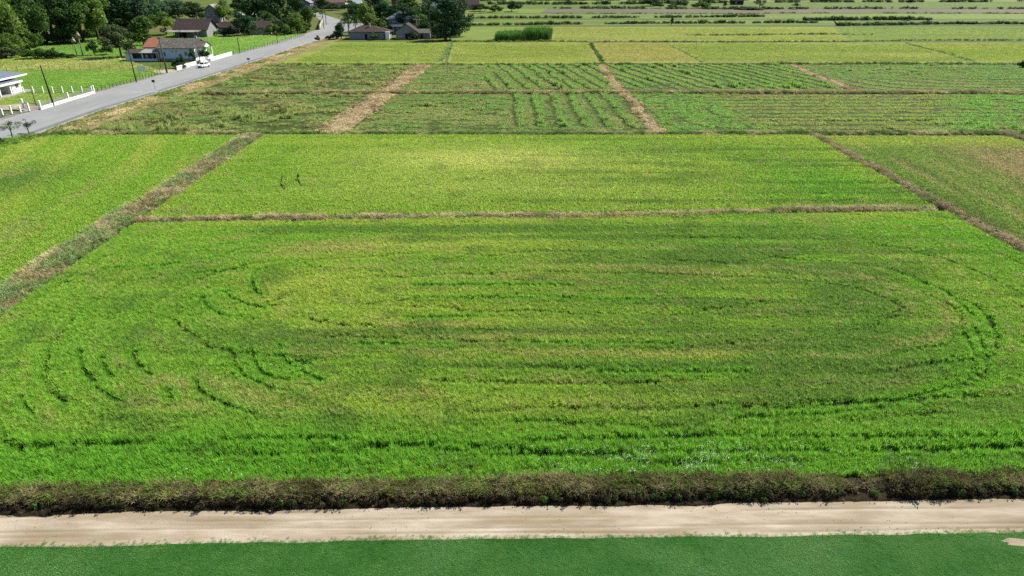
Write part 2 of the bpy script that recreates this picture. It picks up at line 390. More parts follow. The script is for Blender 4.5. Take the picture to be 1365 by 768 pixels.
# ================================================================== RICE FIELDS
XL, XR = -45.2, 55.0
BY1a, BY1b = G(215, 297).y, G(1235, 281).y          # bund between the two large fields
def by1(x): return BY1a + (BY1b - BY1a) * (x - XL) / (XR - XL)
Y2 = gy(180)
sheet('paddy_soil', [(-170, YB - 170 * TLT), (170, YB + 170 * TLT), (170, Y2), (-170, Y2)], -.03, M_SOIL)
C_YEL, C_GRN, C_LUSH, C_TAN, C_DRK, C_PALE = lin(152, 167, 74), lin(124, 158, 59), lin(106, 154, 51), lin(162, 150, 104), lin(98, 128, 60), lin(178, 184, 104)
TRACKS = [pxl((300, 392), (312, 402), (335, 411), (356, 414)), pxl((345, 364), (337, 374), (340, 392), (352, 398)), pxl((345, 364), (380, 356), (420, 354)),
          pxl((137, 480), (142, 495), (150, 508)), pxl((182, 466), (180, 482), (192, 498), (206, 505)),
          pxl((310, 468), (314, 488), (330, 508), (360, 522), (400, 528)), pxl((110, 470), (112, 496), (128, 520), (160, 540)), pxl((270, 400), (276, 412), (300, 424), (340, 428)), pxl((1284, 446), (1296, 474), (1298, 500), (1288, 512)), pxl((1290, 514), (1200, 536), (1090, 547), (980, 552)),
          pxl((337, 470), (341, 486), (352, 502), (368, 508), (390, 512)), pxl((374, 462), (376, 476), (385, 488), (402, 498), (430, 512)),
          pxl((32, 532), (38, 548), (48, 560)), pxl((84, 535), (92, 548)), pxl((225, 525), (232, 538)), pxl((262, 512), (272, 530), (300, 545), (340, 556)),
          pxl((1298, 440), (1310, 470), (1314, 500), (1306, 512)), pxl((1306, 512), (1260, 530), (1200, 545), (1100, 556), (980, 562)), pxl((1266, 478), (1268, 498)),
          pxl((1318, 425), (1322, 448)), pxl((1200, 370), (1260, 392), (1302, 428)), pxl((150, 360), (215, 358), (300, 345)), pxl((200, 372), (260, 368), (330, 362)),
          pxl((555, 385), (640, 383), (760, 384)), pxl((555, 402), (700, 401), (860, 403)), pxl((545, 427), (640, 425)), pxl((690, 461), (900, 462)), pxl((800, 499), (1000, 500)), pxl((480, 462), (600, 463)),
          pxl((300, 592), (420, 590), (480, 592)), pxl((490, 600), (600, 597), (640, 600)), pxl((700, 594), (800, 590), (1000, 586), (1365, 588)), pxl((650, 612), (900, 608), (1100, 606)), pxl((40, 600), (200, 597), (260, 600)), pxl((290, 612), (500, 610)), pxl((1150, 606), (1365, 602))]
def near_field():
    x, y, rs = grid(XL + .4, XR - .8, YB - .4, 81, .205, 11)
    k = (y < by1(x) - .9) & (y > YB + .75 + TLT * x); x, y = x[k], y[k]; n = len(x)
    cx, cy = (XL + XR) / 2, (YB + 79) / 2
    wob = (fbm(x * .12, y * .12, 4) - .5) * 3
    d = rbox(x + wob * .3, y + wob, cx, cy, (XR - XL) / 2, (79 - YB) / 2, 15)
    ph = (-d) / 5.2; pass_ = np.floor(ph); fr = (ph - pass_) * 5.2
    st = fbm(x * .035 + pass_ * 7.3, d * .55, 6); st2 = fbm(x * .10, y * .7, 12)
    big = fbm(x * .03, y * .05, 20, 3); fine = fbm(x * .9, y * .9, 25, 3)
    c = mixc(T(C_GRN, n), T(C_YEL, n), np.clip(ss(.35, .7, st) * .65 + blob(x, y, -12, 60, 22, 13) * .55, 0, .9))
    c = mixc(c, T(C_LUSH, n), np.clip(ss(.5, .75, fbm(x * .06, y * .09, 33)) * .5 + ss(40, 34, y) * .8 + ss(44, 54, x) * .5, 0, 1))
    c = mixc(c, T(C_DRK, n), np.clip(blob(x, y, 25, 56, 18, 16) * .95 + blob(x, y, 30, 68, 22, 7) * .4 + blob(x, y, -34, 60, 6, 6) * .4, 0, .85) * ss(.25, .6, st2))
    c = mixc(c, T(C_TAN, n), ss(.58, .78, fbm(x * .09, d * .9, 44)) * .42 * ss(35, 40, y))
    c = mixc(c, T(C_TAN, n), ss(.62, .78, fine) * .35 * ss(35, 40, y))
    c = mixc(c, T(C_DRK, n), ss(.56, .72, fbm(x * .02, y * .75, 47)) * ss(-40, -15, x) * ss(36, 41, y) * .75)
    c = mixc(c, T(C_DRK * .9, n), ss(.6, .75, fbm(x * .25, y * .35, 48)) * .5)
    lines = np.zeros(n)
    for o_, w_ in ((1.3, .20), (3.1, .20)):
        lines = np.maximum(lines, ss(w_ + .1, w_ - .05, np.abs(fr - o_)) * ss(.46, .58, fbm(x * .07 + pass_ * 3.1, y * .07 + o_, 50) + .08 * ss(34, 44, x)))
    dm = np.full(n, 9.)
    for t in TRACKS: dm = np.minimum(dm, poly_dist(x, y, t))
    dm = dm + (fbm(x * .8, y * .8, 61) - .5) * .34
    gap = (dm < .24)
    hole = blob(x, y, *G(402, 487).xy, 1.3, .7) > .5
    keep = ~(gap & (rs.rand(n) < .45)) & ~(hole & (rs.rand(n) < .45)) & (rs.rand(n) > lines * .72) & (rs.rand(n) > .06)
    rim = ss(.9, .35, dm); c = mixc(c, T(C_LUSH, n), rim * .6)
    hz = (1 + .12 * rim) * (.82 + .45 * (st2 - .5) + .25 * (fine - .5)) * (1 + .22 * ss(40, 35, y)) * rs.uniform(.82, 1.12, n) * (1 - .25 * lines)
    hz = hz * np.where(gap | hole, .38, 1.0); c = mixc(c, T(C_LUSH, n), (gap | hole) * .8)
    c = c * rs.uniform(.82, 1.18, (n, 1))
    scatter('rice_field', x[keep], y[keep], -.02, c[keep], .95 + .25 * rs.rand(keep.sum()), hz[keep], 'rice',
            'large bright green rice field with curved wheel tracks behind the weed strip', 'rice field', 12)
near_field()
def plain_field(name, label, test, rect, sp, seed, colf, src='ricefar', hs=.95, keepf=None):
    x, y, rs = grid(*rect, sp, seed); k = test(x, y); x, y = x[k], y[k]; n = len(x)
    c, h = colf(x, y, n, rs)
    k = rs.rand(n) > .05
    if keepf is not None: k &= keepf(x, y, rs)
    scatter(name, x[k], y[k], -.02, (c * rs.uniform(.84, 1.16, (n, 1)))[k], (.95 + .3 * rs.rand(n))[k], (h * hs * rs.uniform(.82, 1.12, n))[k], src, label, 'rice field', seed)
def col_mid(x, y, n, rs):
    st = fbm(x * .03, y * .5, 70); fine = fbm(x * .7, y * .7, 71, 3)
    c = mixc(T(C_GRN, n), T(C_YEL, n), np.clip(.25 + ss(.35, .7, st) * .5, 0, 1))
    c = mixc(c, T(C_PALE, n), np.clip(blob(x, y, -3, 107, 20, 8) * .95 + blob(x, y, -5, 92, 30, 6) * .35, 0, 1))
    c = mixc(c, T(C_DRK, n), np.clip(blob(x, y, 26, 106, 13, 9) * .8 + blob(x, y, 18, 97, 16, 4) * .5 + blob(x, y, 40, 112, 9, 7) * .35, 0, .8) * ss(.25, .6, fbm(x * .08, y * .4, 73)))
    c = mixc(c, T(C_LUSH, n), np.clip(blob(x, y, 44, 94, 9, 13) * .9 + blob(x, y, -38, 100, 7, 20) * .4, 0, 1))
    c = mixc(c, T(C_DRK, n), ss(.52, .7, fbm(x * .018, y * .6, 171)) * ss(-10, 20, x) * .7 + ss(.6, .75, fbm(x * .2, y * .3, 172)) * .3)
    c = mixc(c, T(C_TAN, n), ss(.6, .8, fine) * .3)
    return c, .9 + .45 * (fbm(x * .2, y * .5, 75) - .5)
plain_field('rice_field', 'yellowish rice field lying between the brown bund and the cut plots', lambda x, y: (y > by1(x) + 1.0) & (y < Y2 - 1.2),
            (XL + .5, XR - .9, 76, Y2), .32, 81, col_mid,
            keepf=lambda x, y, rs: ~((poly_dist(x, y, pxl((376, 238), (374, 248), (382, 256))) < .3) | (poly_dist(x, y, pxl((398, 232), (396, 242), (402, 250))) < .3)))
def col_left(x, y, n, rs):
    st = fbm((x + y * .25) * .35, y * .03, 76)
    c = mixc(T(C_GRN, n), T(C_YEL, n), np.clip(ss(.3, .7, st) * .8, 0, 1))
    c = mixc(c, T(C_DRK, n), np.clip(blob(x, y, -72, 95, 8, 10) * .8, 0, 1) * ss(.3, .6, fbm(x * .3, y * .05, 77)))
    c = mixc(c, T(C_TAN, n), ss(.6, .8, fbm(x * .6, y * .12, 78)) * .35)
    return c, .85 + .3 * (st - .5)
LFIELD = [(-49.2, 45), (-49.2, Y2 - 1.3), (-88, Y2 - 1.3), (-100, 112), (-100, 45)]
plain_field('rice_field', 'rice field with lengthwise streaks beside the road and the wide weedy bank', lambda x, y: inside(x, y, LFIELD), (-100, -49, 45, Y2), .33, 82, col_left)
def col_right(x, y, n, rs):
    u = x * .94 - y * .05
    st = fbm(u * .35, y * .04, 79)
    c = mixc(T(lin(118, 144, 66), n), T(lin(104, 122, 66), n), ss(.3, .7, st) * .8)
    c = mixc(c, T(lin(150, 140, 96), n), np.clip(blob(x, y, 82, 100, 9, 18) * 1.5, 0, .95) * ss(.15, .4, fbm(x * .5, y * .2, 80)))
    c = mixc(c, T(C_TAN, n), ss(.5, .75, fbm(u * .7, y * .06, 83)) * .5)
    c = mixc(c, T(C_YEL, n), ss(112, 120, y) * .7)
    return c, (.62 + .3 * (st - .5)) * (1 - .45 * np.clip(blob(x, y, 82, 100, 8, 16) * 1.3, 0, 1))
plain_field('rice_field', 'patchy half bare rice field beyond the narrow diagonal bund', lambda x, y: (x > XR + 1.5) & (x < 140), (56, 140, 55, Y2 - 1.6), .36, 84, col_right)
# white flowers among the first rows
x, y, rs = grid(-30, 40, YB + .8, YB + 4.5, .22, 91); n = len(x); y = y + TLT * x * .8
w = blob(x, y, 12, YB + 2.5, 6, 1.0) + .6 * blob(x, y, 8, YB + 1.3, 5, .8) + .12 * blob(x, y, 20, YB + 2, 9, 1.5) + .05 * blob(x, y, -5, YB + 1.5, 20, 1)
k = rs.rand(n) < w * ss(.40, .58, fbm(x * .8, y * 1.5, 92)) * .9; x, y = x[k], y[k]; n = len(x)
scatter('white_flowers', x, y, .66 + .12 * rs.rand(n), T(np.array((.72, .74, .70)), n), .7 + .5 * rs.rand(n), 1.0, 'flower', 'small white wildflowers among the first rice rows above the weed strip', 'flowers', 93)

# ---- banks between fields
STRAW1, STRAW2, OLIVE, PURP = lin(176, 166, 122), lin(148, 140, 98), lin(112, 126, 70), lin(154, 140, 108)
def weedy(name, label, pts, w, dens, seed, hs, src='weed', cols=(STRAW1, STRAW2), green=.3, sx=1.0, base=.1, gcol=OLIVE, gate=.0):
    x, y, s, rs = along(pts, w, dens, seed); k = (fbm(x * .16, y * .16, seed + 40, 3) > gate) | (rs.rand(len(x)) < .3); x, y, s = x[k], y[k], s[k]; n = len(x)
    a = fbm(x * .25, y * .25, seed); b = fbm(x * .5, y * .5, seed + 3)
    c = mixc(T(cols[0], n), T(cols[1], n), ss(.35, .65, a)); c = mixc(c, T(gcol, n), ss(.7 - green * .5, .95 - green * .5, b))
    h = hs * (.55 + .9 * fbm(x * .3, y * .3, seed + 5)) * (1 - .4 * np.abs(s) ** 2) * rs.uniform(.7, 1.2, n)
    scatter(name, x, y, base, c * rs.uniform(.7, 1.25, (n, 1)), sx * (.8 + .5 * rs.rand(n)), h, src, label, 'weeds', seed, .3)
pb1 = [(XL + .3, by1(XL)), (0, by1(0) - .15), (30, by1(30) + .1), (XR - 1, by1(XR))]
bank('bund', pb1, 1.5, .35, M_BANK, .8, 5); weedy('bund_weeds', 'thin line of dry brown grass on the bund between two large rice fields', pb1, 1.5, 16, 101, .74, cols=(STRAW1, PURP), green=.3, gate=.36)
pb2 = [(-47.5, 30), (-47.0, 60), (-47.0, 90), (-46.9, 124)]
bank('wide_bank', pb2, 3.8, .6, M_BANK, .9, 6, .7)
weedy('wide_bank_weeds', 'wide strip of grey brown weeds with bluish leaves between two rice fields', pb2, 4.0, 14, 102, .62, cols=(lin(172, 160, 122), lin(142, 132, 94)), green=.68, gcol=lin(116, 136, 82), sx=1.1, base=.25)
pb3 = [(XR + .5, 45), (XR + .6, 80), (XR - .2, Y2 - .5)]
bank('narrow_bank', pb3, 1.6, .35, M_BANK, .9, 7)
weedy('narrow_bank_weeds', 'dry purplish brown weeds on the bund beside the half bare field', pb3, 1.6, 13, 103, .8, cols=(lin(158, 144, 110), PURP), green=.3, gate=.42)
pb4 = [(-83, Y2 + .6), (-60, Y2 + .5), (-46, Y2 + .3), (0, Y2), (30, Y2 + .3), (90, Y2 + 1.2), (175, Y2 + 1)]
bank('cross_bank', pb4, 2.6, .35, M_BANK, 1.2, 8)
weedy('cross_bank_weeds', 'olive weeds on the long cross bank in front of the cut plots', pb4, 2.3, 7, 104, .66, cols=(STRAW1, OLIVE), green=.6, gcol=lin(90, 114, 54))
pb5 = [(92, 108), (92, 119), (90, Y2 + .5)]
bank('side_bank', pb5, 2.4, .6, M_BANK, 1, 9); weedy('side_bank_weeds', 'clump of brown weeds on a short bank past the half bare field', pb5, 1.8, 7, 105, .8, cols=(STRAW2, PURP))

# ================================================================== CUT PLOTS (two rows beyond the cross bank)
Y3, Y4 = gy(124.5), gy(86.5)
M_STUB = mat('stubble_soil', lin(66, 88, 36), lin(84, 100, 44), .5, c3=lin(78, 80, 44), s3=.15, bump=.05, bscale=4)
sheet('stubble_ground', [(-90, Y2 + .5), (190, Y2 + .5), (230, Y4), (-90, Y4)], -.02, M_STUB)
K_G, K_B, K_Y, K_O = lin(122, 146, 80), lin(118, 154, 76), lin(152, 156, 94), lin(138, 132, 88)
XS1 = lambda y: -33.5 + (y - Y2) * .055          # centre of the straw lane
XS2 = lambda y: 27.4 + 0 * y
XS3 = lambda y: 86.0 + (y - 200) * .06
def cut_plot(label, test, rect, seed, box, sp_line=4.3, mode='rounds', r=10, dens=.56, amp=1.0):
    x, y, rs = grid(*rect, dens, seed); k = test(x, y); x, y = x[k], y[k]; n = len(x)
    wob = (fbm(x * .10, y * .10, seed) - .5) * 4
    d = rbox(x + wob * .35, y + wob * .5, *box, r if np.isscalar(r) else 8)
    ph = -d / sp_line + (fbm(x * .05, y * .05, seed + 1) - .5) * .5; fr = ph - np.floor(ph)
    mess = ss(.5, .62, fbm(x * .045, y * .06, seed + 2)); fine = fbm(x * .45, y * .45, seed + 3, 3); pat = fbm(x * .07, y * .12, seed + 4)
    c = mixc(T(K_G, n), T(K_Y, n), ss(.4, .7, pat) * .7); c = mixc(c, T(K_O, n), ss(.52, .75, fbm(x * .06, y * .3, seed + 6)) * .5)
    c = mixc(c, T(K_B, n), ss(.55, .7, fine) * .6)
    h = .42 + .25 * (fine - .5)
    if mode == 'rounds':
        gap = (fr < .19) & (fbm(x * .06, y * .06, seed + 7) > .36)
        ridge = (fr > .17) & (fr < .36)
        h = h * np.where(ridge, 2.1 * amp, .62); c = mixc(c, T(K_B, n), np.where(ridge, .6, 0.)); keep = ~(gap & (rs.rand(n) < .95))
    elif mode == 'furrows':
        lean, x0f, yb = r
        u = (x + lean * (y - box[1]) + wob * .5 + .8 * (fbm(x * .3, y * .12, seed + 30) - .5)) / sp_line; fr = u - np.floor(u)
        reg = ss(x0f, x0f + 9, x) * ss(yb + 5, yb + 8, y); hr = y / 3.6 + .3 * np.sin(x * .07); fh = hr - np.floor(hr)
        vis = fbm(x * .05, y * .05, seed + 7) > .34
        gap = ((fr < .25) & (reg > .5) & vis) | ((fh < .22) & (reg < .5) & (fbm(x * .09, y * .3, seed + 8) > .44))
        ridge = (fr > .25) & (fr < .5) & (reg > .5)
        clump = ss(.58, .7, fbm(x * .25, y * .4, seed + 9)) * (1 - reg)
        h = h * np.where(ridge, 2.1 * amp, .72) * (1 + 2.2 * clump); c = mixc(c, T(K_B, n), np.where(ridge, .6, 0.)); keep = ~(gap & (rs.rand(n) < .96))
    elif mode == 'rows':
        rr = (y + .3 * np.sin(x * .05)) / 3.9; fr = rr - np.floor(rr); gap = fr < .36
        left = ss(box[0] - box[2] + 26, box[0] - box[2] + 12, x); right = ss(100, 112, x + (Y3 - y) * .6)
        c = mixc(T(lin(134, 154, 78), n), T(lin(142, 144, 88), n), ss(.35, .7, fbm(x * .02, y * .5, seed + 8)))
        c = mixc(c, T(K_B, n), np.clip(np.maximum(left, right), 0, 1) * ss(.35, .6, fine + .1)); h = np.where(gap, .12, .50) * (.75 + .5 * fbm(x * .05, np.floor(rr) * 3.7, seed + 20))
        ph2 = -d / 4.0; f2 = ph2 - np.floor(ph2); g2 = (f2 < .18) & ((left > .5) | (right > .5))
        keep = ~(g2 & (rs.rand(n) < .95)) & ~(gap & (left < .4) & (right < .4) & (rs.rand(n) < .9)); h = h + .6 * np.maximum(left, right) * ss(.45, .62, fine)
    else:
        clump = ss(.54, .64, fbm(x * .22, y * .35, seed + 9)); hole = (fbm(x * .3, y * .45, seed + 10) > .57)
        c = mixc(c, T(K_Y, n), clump * .5); h = h * (.5 + 2.6 * clump) * (1 + .8 * ss(.55, .7, fbm(x * .6, y * .8, seed + 15))); c = mixc(c, T(K_O, n), ss(.5, .7, fbm(x * .12, y * .2, seed + 12)) * .6); keep = ~(hole & (rs.rand(n) < .9))
    lump = mess * ss(.55, .68, fbm(x * .25, y * .3, seed + 13)); h = h * (1 + 1.5 * lump); keep &= ~((fbm(x * .35, y * .5, seed + 17) > .64) & (rs.rand(n) < .85))
    c = c * rs.uniform(.82, 1.18, (n, 1)); keep &= rs.rand(n) > .06
    scatter('cut_field', x[keep], y[keep], -.02, c[keep], (.85 + .3 * rs.rand(n))[keep], (h * rs.uniform(.8, 1.2, n))[keep], 'mid', label, 'field', seed)
road_r = pxl((-60, 214), (0, 195), (60, 174), (135, 147), (232, 117), (309, 92), (400, 61), (424, 54), (436, 49))
def right_of_road(x, y, off):
    xr = np.interp(y, [p[1] for p in road_r], [p[0] for p in road_r]); return x > xr + off
cut_plot('trampled green plot between the road verge and the straw lane', lambda x, y: (y > Y2 + 1.8) & (y < Y3 - 1.2) & (x < XS1(y) - 3.0) & right_of_road(x, y, 4.6 + 3 * vn(y * .2, y * 0, 3)), (-92, -30, Y2, Y3), 201, (-60, 147, 26, 24), mode='messy')
cut_plot('pale trampled plot beside the road behind the trampled green plot', lambda x, y: (y > Y3 + 1.2) & (y < Y4 - 1) & (x < XS1(y) - 3.0) & right_of_road(x, y, 6.5 + 4 * vn(y * .1, y * 0, 3)), (-92, -24, Y3, Y4), 202, (-55, 195, 28, 26), mode='messy', dens=.58)
cut_plot('cut green plot with straight furrows at the end by the second straw bank', lambda x, y: (y > Y2 + 1.8) & (y < Y3 - 1.2) & (x > XS1(y) + 3.0) & (x < XS2(y) - 1.5), (-36, 27, Y2, Y3), 203, (-4, 147, 32, 23), 4.2, 'furrows', (.02, -6, Y2), .5, 1.45)
cut_plot('cut green plot with slanting furrows behind the brown middle bund', lambda x, y: (y > Y3 + 1.2) & (y < Y4 - 1) & (x > XS1(y) + 3.0) & (x < XS2(y) - 1.5), (-32, 27, Y3, Y4), 204, (-6, 194, 34, 30), 3.9, 'furrows', (.16, -12, Y3), .54, 1.5)
cut_plot('cut green plot with long slanting furrows between the straw banks', lambda x, y: (y > Y3 + 1.2) & (y < Y4 - 1) & (x > XS2(y) + 1.5) & (x < XS3(y) - 1.4), (28, 90, Y3, Y4), 205, (62, 194, 34, 27), 4.0, 'furrows', (.26, 20, Y3), .54, 1.5)
cut_plot('stubble plot with fine straight rows running across', lambda x, y: (y > Y2 + 2.2) & (y < Y3 - 1.2) & (x > XS2(y) + 1.5), (28, 165, Y2, Y3), 206, (85, 147, 56, 22), mode='rows', dens=.52)
cut_plot('cut green plot with rounded furrows past the farthest straw bank', lambda x, y: (y > Y3 + 1.2) & (y < Y4 - 1) & (x > XS3(y) + 1.4), (84, 200, Y3, Y4), 207, (140, 194, 55, 24), 4.4, r=18, dens=.6)
# banks and straw lanes of the cut plots
pm = [(-76, Y3 - 1), (-60, Y3), (-32, Y3 + .5), (0, Y3), (40, Y3 + .3), (110, Y3 + .6), (190, Y3 - 1)]
bank('middle_bund', pm, 2.6, .55, M_BANK, 1.5, 11)
weedy('middle_bund_weeds', 'dry brown grass on the bund between the two rows of cut plots', pm, 2.6, 7, 106, .8, cols=(lin(186, 172, 130), STRAW2), green=.3)
M_STRAW = mat('straw_litter', lin(168, 152, 114), lin(200, 184, 146), 1.2, c3=lin(138, 130, 84), s3=.3, bump=.12, bscale=2.5)
def lane(nm, f, w0, w1, ya, yb, seed, label, h=.3):
    pts = [(f(t), t) for t in np.linspace(ya, yb, 12)]
    bank(nm, pts, (w0 + w1) / 2 * .9, h, M_STRAW, 1.2, seed, 1.0)
    weedy(nm + '_litter', label, pts, (w0 + w1) / 2 * 1.3, 2.4, seed + 110, .9, 'straw', cols=(lin(186, 168, 128), lin(150, 132, 96)), green=.08, base=.12)
lane('straw_lane', XS1, 5.2, 5.2, Y2 + 1.5, Y4, 3, 'loose straw covering the wide lane between cut plots')
lane('straw_bank', XS2, 2.5, 2.5, Y2 + 1.5, Y4, 4, 'loose straw on the narrow bank left of the fine row plot')
lane('straw_ridge', XS3, 2.2, 2.2, Y3, Y4, 5, 'loose straw on the farthest bank among cut plots')
# dry verge along the road
pv = [(p[0] + 3.4, p[1]) for p in road_r[2:]]
M_VERGE = mat('verge_ground', lin(150, 138, 94), lin(176, 162, 116), .6, c3=lin(116, 122, 64), s3=.2, bump=.06, bscale=3)
vs = [(p[0] - .2, p[1]) for p in road_r] + [(p[0] + 8.5, p[1]) for p in reversed(road_r)]
sheet('verge', vs, .035, M_VERGE)
x, y, s, rs = along(pv[:5], 6.0, 3.2, 111, .3); n = len(x); a = fbm(x * .2, y * .2, 112)
c = mixc(T(lin(196, 180, 134), n), T(lin(168, 150, 104), n), ss(.35, .65, a)); c = mixc(c, T(lin(104, 126, 54), n), ss(.45, .7, fbm(x * .15, y * .15, 113) - .12 * s))
scatter('verge_grass', x, y, .02, c * rs.uniform(.75, 1.2, (n, 1)), 1.0, .8 * (.6 + .8 * a), 'straw', 'dry tan grass on the verge between road and cut plots', 'grass', 114, .3)
x, y, s, rs = along(pxl((0, 196), (60, 181), (130, 178)), 5, 3, 115); n = len(x)
scatter('verge_weeds', x, y, 0, T(lin(84, 112, 50), n) * rs.uniform(.7, 1.3, (n, 1)), 1.1, .6 + .5 * rs.rand(n), 'weed', 'green weeds where the verge meets the streaked rice field', 'weeds', 116, .3)

# ================================================================== FAR FIELDS
def farmat(i, a, b, c3=None, st=(.25, 1, 1)): return mat('far_field_%d' % i, lin(*a) * .9, lin(*b) * .9, .12, stretch=st, c3=None if c3 is None else lin(*c3) * .9, s3=.05, bump=.08, bscale=1.5)
F_YEL = farmat(1, (146, 162, 70), (166, 174, 84), (150, 150, 84)); F_GRN = farmat(2, (124, 150, 66), (146, 164, 78)); F_TAN = farmat(3, (160, 160, 82), (176, 170, 96))
F_MID = farmat(4, (122, 146, 72), (142, 158, 82), (108, 136, 70)); F_PLOW = farmat(5, (124, 116, 100), (146, 136, 116), (112, 118, 82)); F_DK = farmat(6, (100, 128, 58), (126, 146, 72))
def plot(px0a, px1a, pya, px0b, px1b, pyb, m, z=.0):
    sheet('far_field', pxl((px0a, pya), (px1a, pya), (px1b, pyb), (px0b, pyb)), z, m)
plot(330, 592, 85, 440, 601, 56, F_YEL, .0); plot(596, 800, 85, 604, 786, 57, F_YEL); plot(806, 935, 84, 790, 888, 57, F_TAN); plot(937, 1300, 84, 890, 1206, 57, F_YEL); plot(1303, 1600, 84, 1208, 1480, 57, F_GRN)
plot(735, 1130, 55, 735, 1110, 36, F_YEL); plot(1130, 1500, 55, 1110, 1450, 36, F_MID); plot(600, 735, 54, 615, 735, 36, F_GRN)
plot(612, 1120, 34, 615, 1110, 26.5, F_MID); plot(1115, 1500, 34, 1110, 1480, 26.5, F_DK)
plot(615, 1080, 25.5, 620, 1080, 18.5, F_MID); plot(1080, 1500, 25.5, 1080, 1480, 18.5, F_GRN)
plot(720, 1480, 17.5, 730, 1450, 11.5, F_PLOW); plot(620, 720, 17.5, 625, 730, 11.5, F_GRN)
plot(640, 1450, 10.8, 650, 1420, 3, F_DK); plot(650, 1420, 2.6, 660, 1400, -4, F_GRN)
# crop on the far plots
def far_crop(label, pts, sp, seed, ca, cb, hs=.55):
    P = pxl(*pts); xs = [p[0] for p in P]; ys = [p[1] for p in P]
    x, y, rs = grid(min(xs), max(xs), min(ys), max(ys), sp, seed); k = inside(x, y, P); x, y = x[k], y[k]; n = len(x)
    a = fbm(x * .02, y * .08, seed); b = fbm(x * .1, y * .25, seed + 1)
    c = mixc(T(lin(*ca), n), T(lin(*cb), n), ss(.3, .7, .6 * a + .4 * b))
    scatter('far_rice', x, y, 0, c * rs.uniform(.88, 1.12, (n, 1)), 1.1, hs * (.8 + .4 * b) * rs.uniform(.85, 1.1, n), 'far', label, 'rice field', seed)
far_crop('yellow green rice plot between the road bend and the narrow ditch', [(395, 82), (586, 82), (597, 57), (452, 57)], 1.05, 301, (132, 156, 72), (158, 172, 86))
far_crop('yellow green rice plot on the near side of the tall grass clump', [(602, 82), (793, 82), (782, 57), (607, 57)], 1.05, 302, (140, 158, 74), (166, 174, 90))
far_crop('slightly tan rice plot beyond the slanting dark ditch', [(808, 82), (932, 82), (884, 58), (792, 58)], 1.05, 303, (152, 158, 80), (168, 166, 96))
far_crop('wide yellow green rice plot beyond the cut plots', [(940, 82), (1296, 82), (1203, 58), (892, 58)], 1.15, 304, (134, 156, 72), (162, 172, 88))
far_crop('greenish rice plot past the farthest slanting bund', [(1306, 82), (1500, 82), (1420, 58), (1210, 58)], 1.3, 305, (140, 160, 62), (160, 168, 76))
far_crop('long yellow rice plot behind the tall grass clump', [(738, 54), (1130, 54), (1110, 37), (738, 37)], 1.6, 306, (146, 160, 80), (166, 174, 92))
far_crop('dull green rice plot beside the long yellow rice plot', [(1135, 54), (1450, 54), (1400, 37), (1115, 37)], 1.8, 307, (130, 156, 70), (150, 166, 80))
# ditches, bunds and shrub lines between them
def hedge(name, label, pts, w, dens, seed, hs, ca, cb, src='shrub', sx=1.6, gate=.0):
    P = pxl(*pts); x, y, s, rs = along(P, w, dens, seed); n = len(x); q = fbm(x * .09, y * .02, seed)
    k = q > gate; x, y, q = x[k], y[k], q[k]; n = len(x)
    c = mixc(T(lin(*ca), n), T(lin(*cb), n), ss(.35, .65, fbm(x * .2, y * .1, seed + 2)))
    scatter(name, x, y, 0, c * rs.uniform(.65, 1.3, (n, 1)), sx * (.7 + .6 * rs.rand(n)), hs * (.25 + 1.2 * q) * rs.uniform(.4, 1.4, n), src, label, 'shrubs', seed, .2)
hedge('ditch_grass', 'dark green grass in the ditch along the back of the cut plots', [(350, 87), (560, 86.5), (800, 86.5), (1100, 85), (1500, 86)], 3, 1.4, 401, .9, (84, 116, 50), (112, 136, 62), 'weed', 1.6)
hedge('ditch_grass', 'pale green grass along the narrow ditch behind the straw lane', [(588, 82), (594, 70), (602, 57)], 2.2, 2, 402, .6, (130, 148, 90), (112, 138, 70), 'weed', 1.5)
hedge('ditch_grass', 'dark grass in the slanting ditch between yellow plots', [(802, 82), (794, 68), (787, 58)], 1.4, 2.2, 403, .6, (70, 100, 44), (96, 122, 56), 'weed', 1.4)
hedge('bund_grass', 'faint grass line between the tan plot and the wide yellow plot', [(936, 82), (912, 69), (888, 58)], 1.4, 1.6, 404, .4, (120, 138, 70), (140, 146, 80), 'weed', 1.4)
hedge('bund_grass', 'grass line crossing the yellow plots toward the field edge', [(1301, 82), (1250, 68), (1206, 58)], 1.4, 1.6, 405, .5, (100, 124, 60), (126, 138, 70), 'weed', 1.4)
hedge('bund_grass', 'low dark line of grass in front of the long yellow rice plot', [(600, 55.5), (660, 55.5), (735, 55), (800, 56), (940, 56), (1120, 55.5), (1210, 54), (1480, 54)], 2.2, 1.0, 406, .8, (84, 108, 50), (116, 122, 66), 'weed', 1.8, .25)
hedge('bund_grass', 'low brown grass line inside the long yellow rice plot', [(912, 47.5), (1000, 47), (1080, 46), (1165, 46.5)], 2.4, 1.0, 407, .9, (104, 112, 62), (84, 104, 50), 'weed', 1.8)
hedge('hedgerow', 'dark green shrub line behind the long yellow rice plot', [(612, 34), (720, 33), (860, 31.5), (980, 31), (1080, 30.5), (1110, 31)], 3.5, .8, 408, 1.5, (62, 88, 40), (92, 110, 56), 'shrub', 2.0, .3)
hedge('hedgerow', 'thin shrub line behind the first dark shrub line', [(615, 24.5), (760, 24.3), (900, 23.5), (1018, 22.5)], 3.5, .7, 409, 1.5, (60, 84, 42), (88, 104, 56), 'shrub', 2.1, .34)
hedge('hedgerow', 'thick dark shrub row on the bank near the ploughed strip', [(1072, 27.5), (1130, 27), (1190, 26.5), (1240, 26.5)], 4.5, .9, 410, 1.9, (48, 76, 36), (70, 94, 46), 'shrub', 2.3)
hedge('hedgerow', 'long dark shrub row in front of the thick dark one', [(1112, 34), (1180, 33.5), (1240, 32.5), (1330, 32), (1480, 33)], 4, .8, 411, 1.6, (50, 78, 38), (78, 98, 50), 'shrub', 2.2, .3)
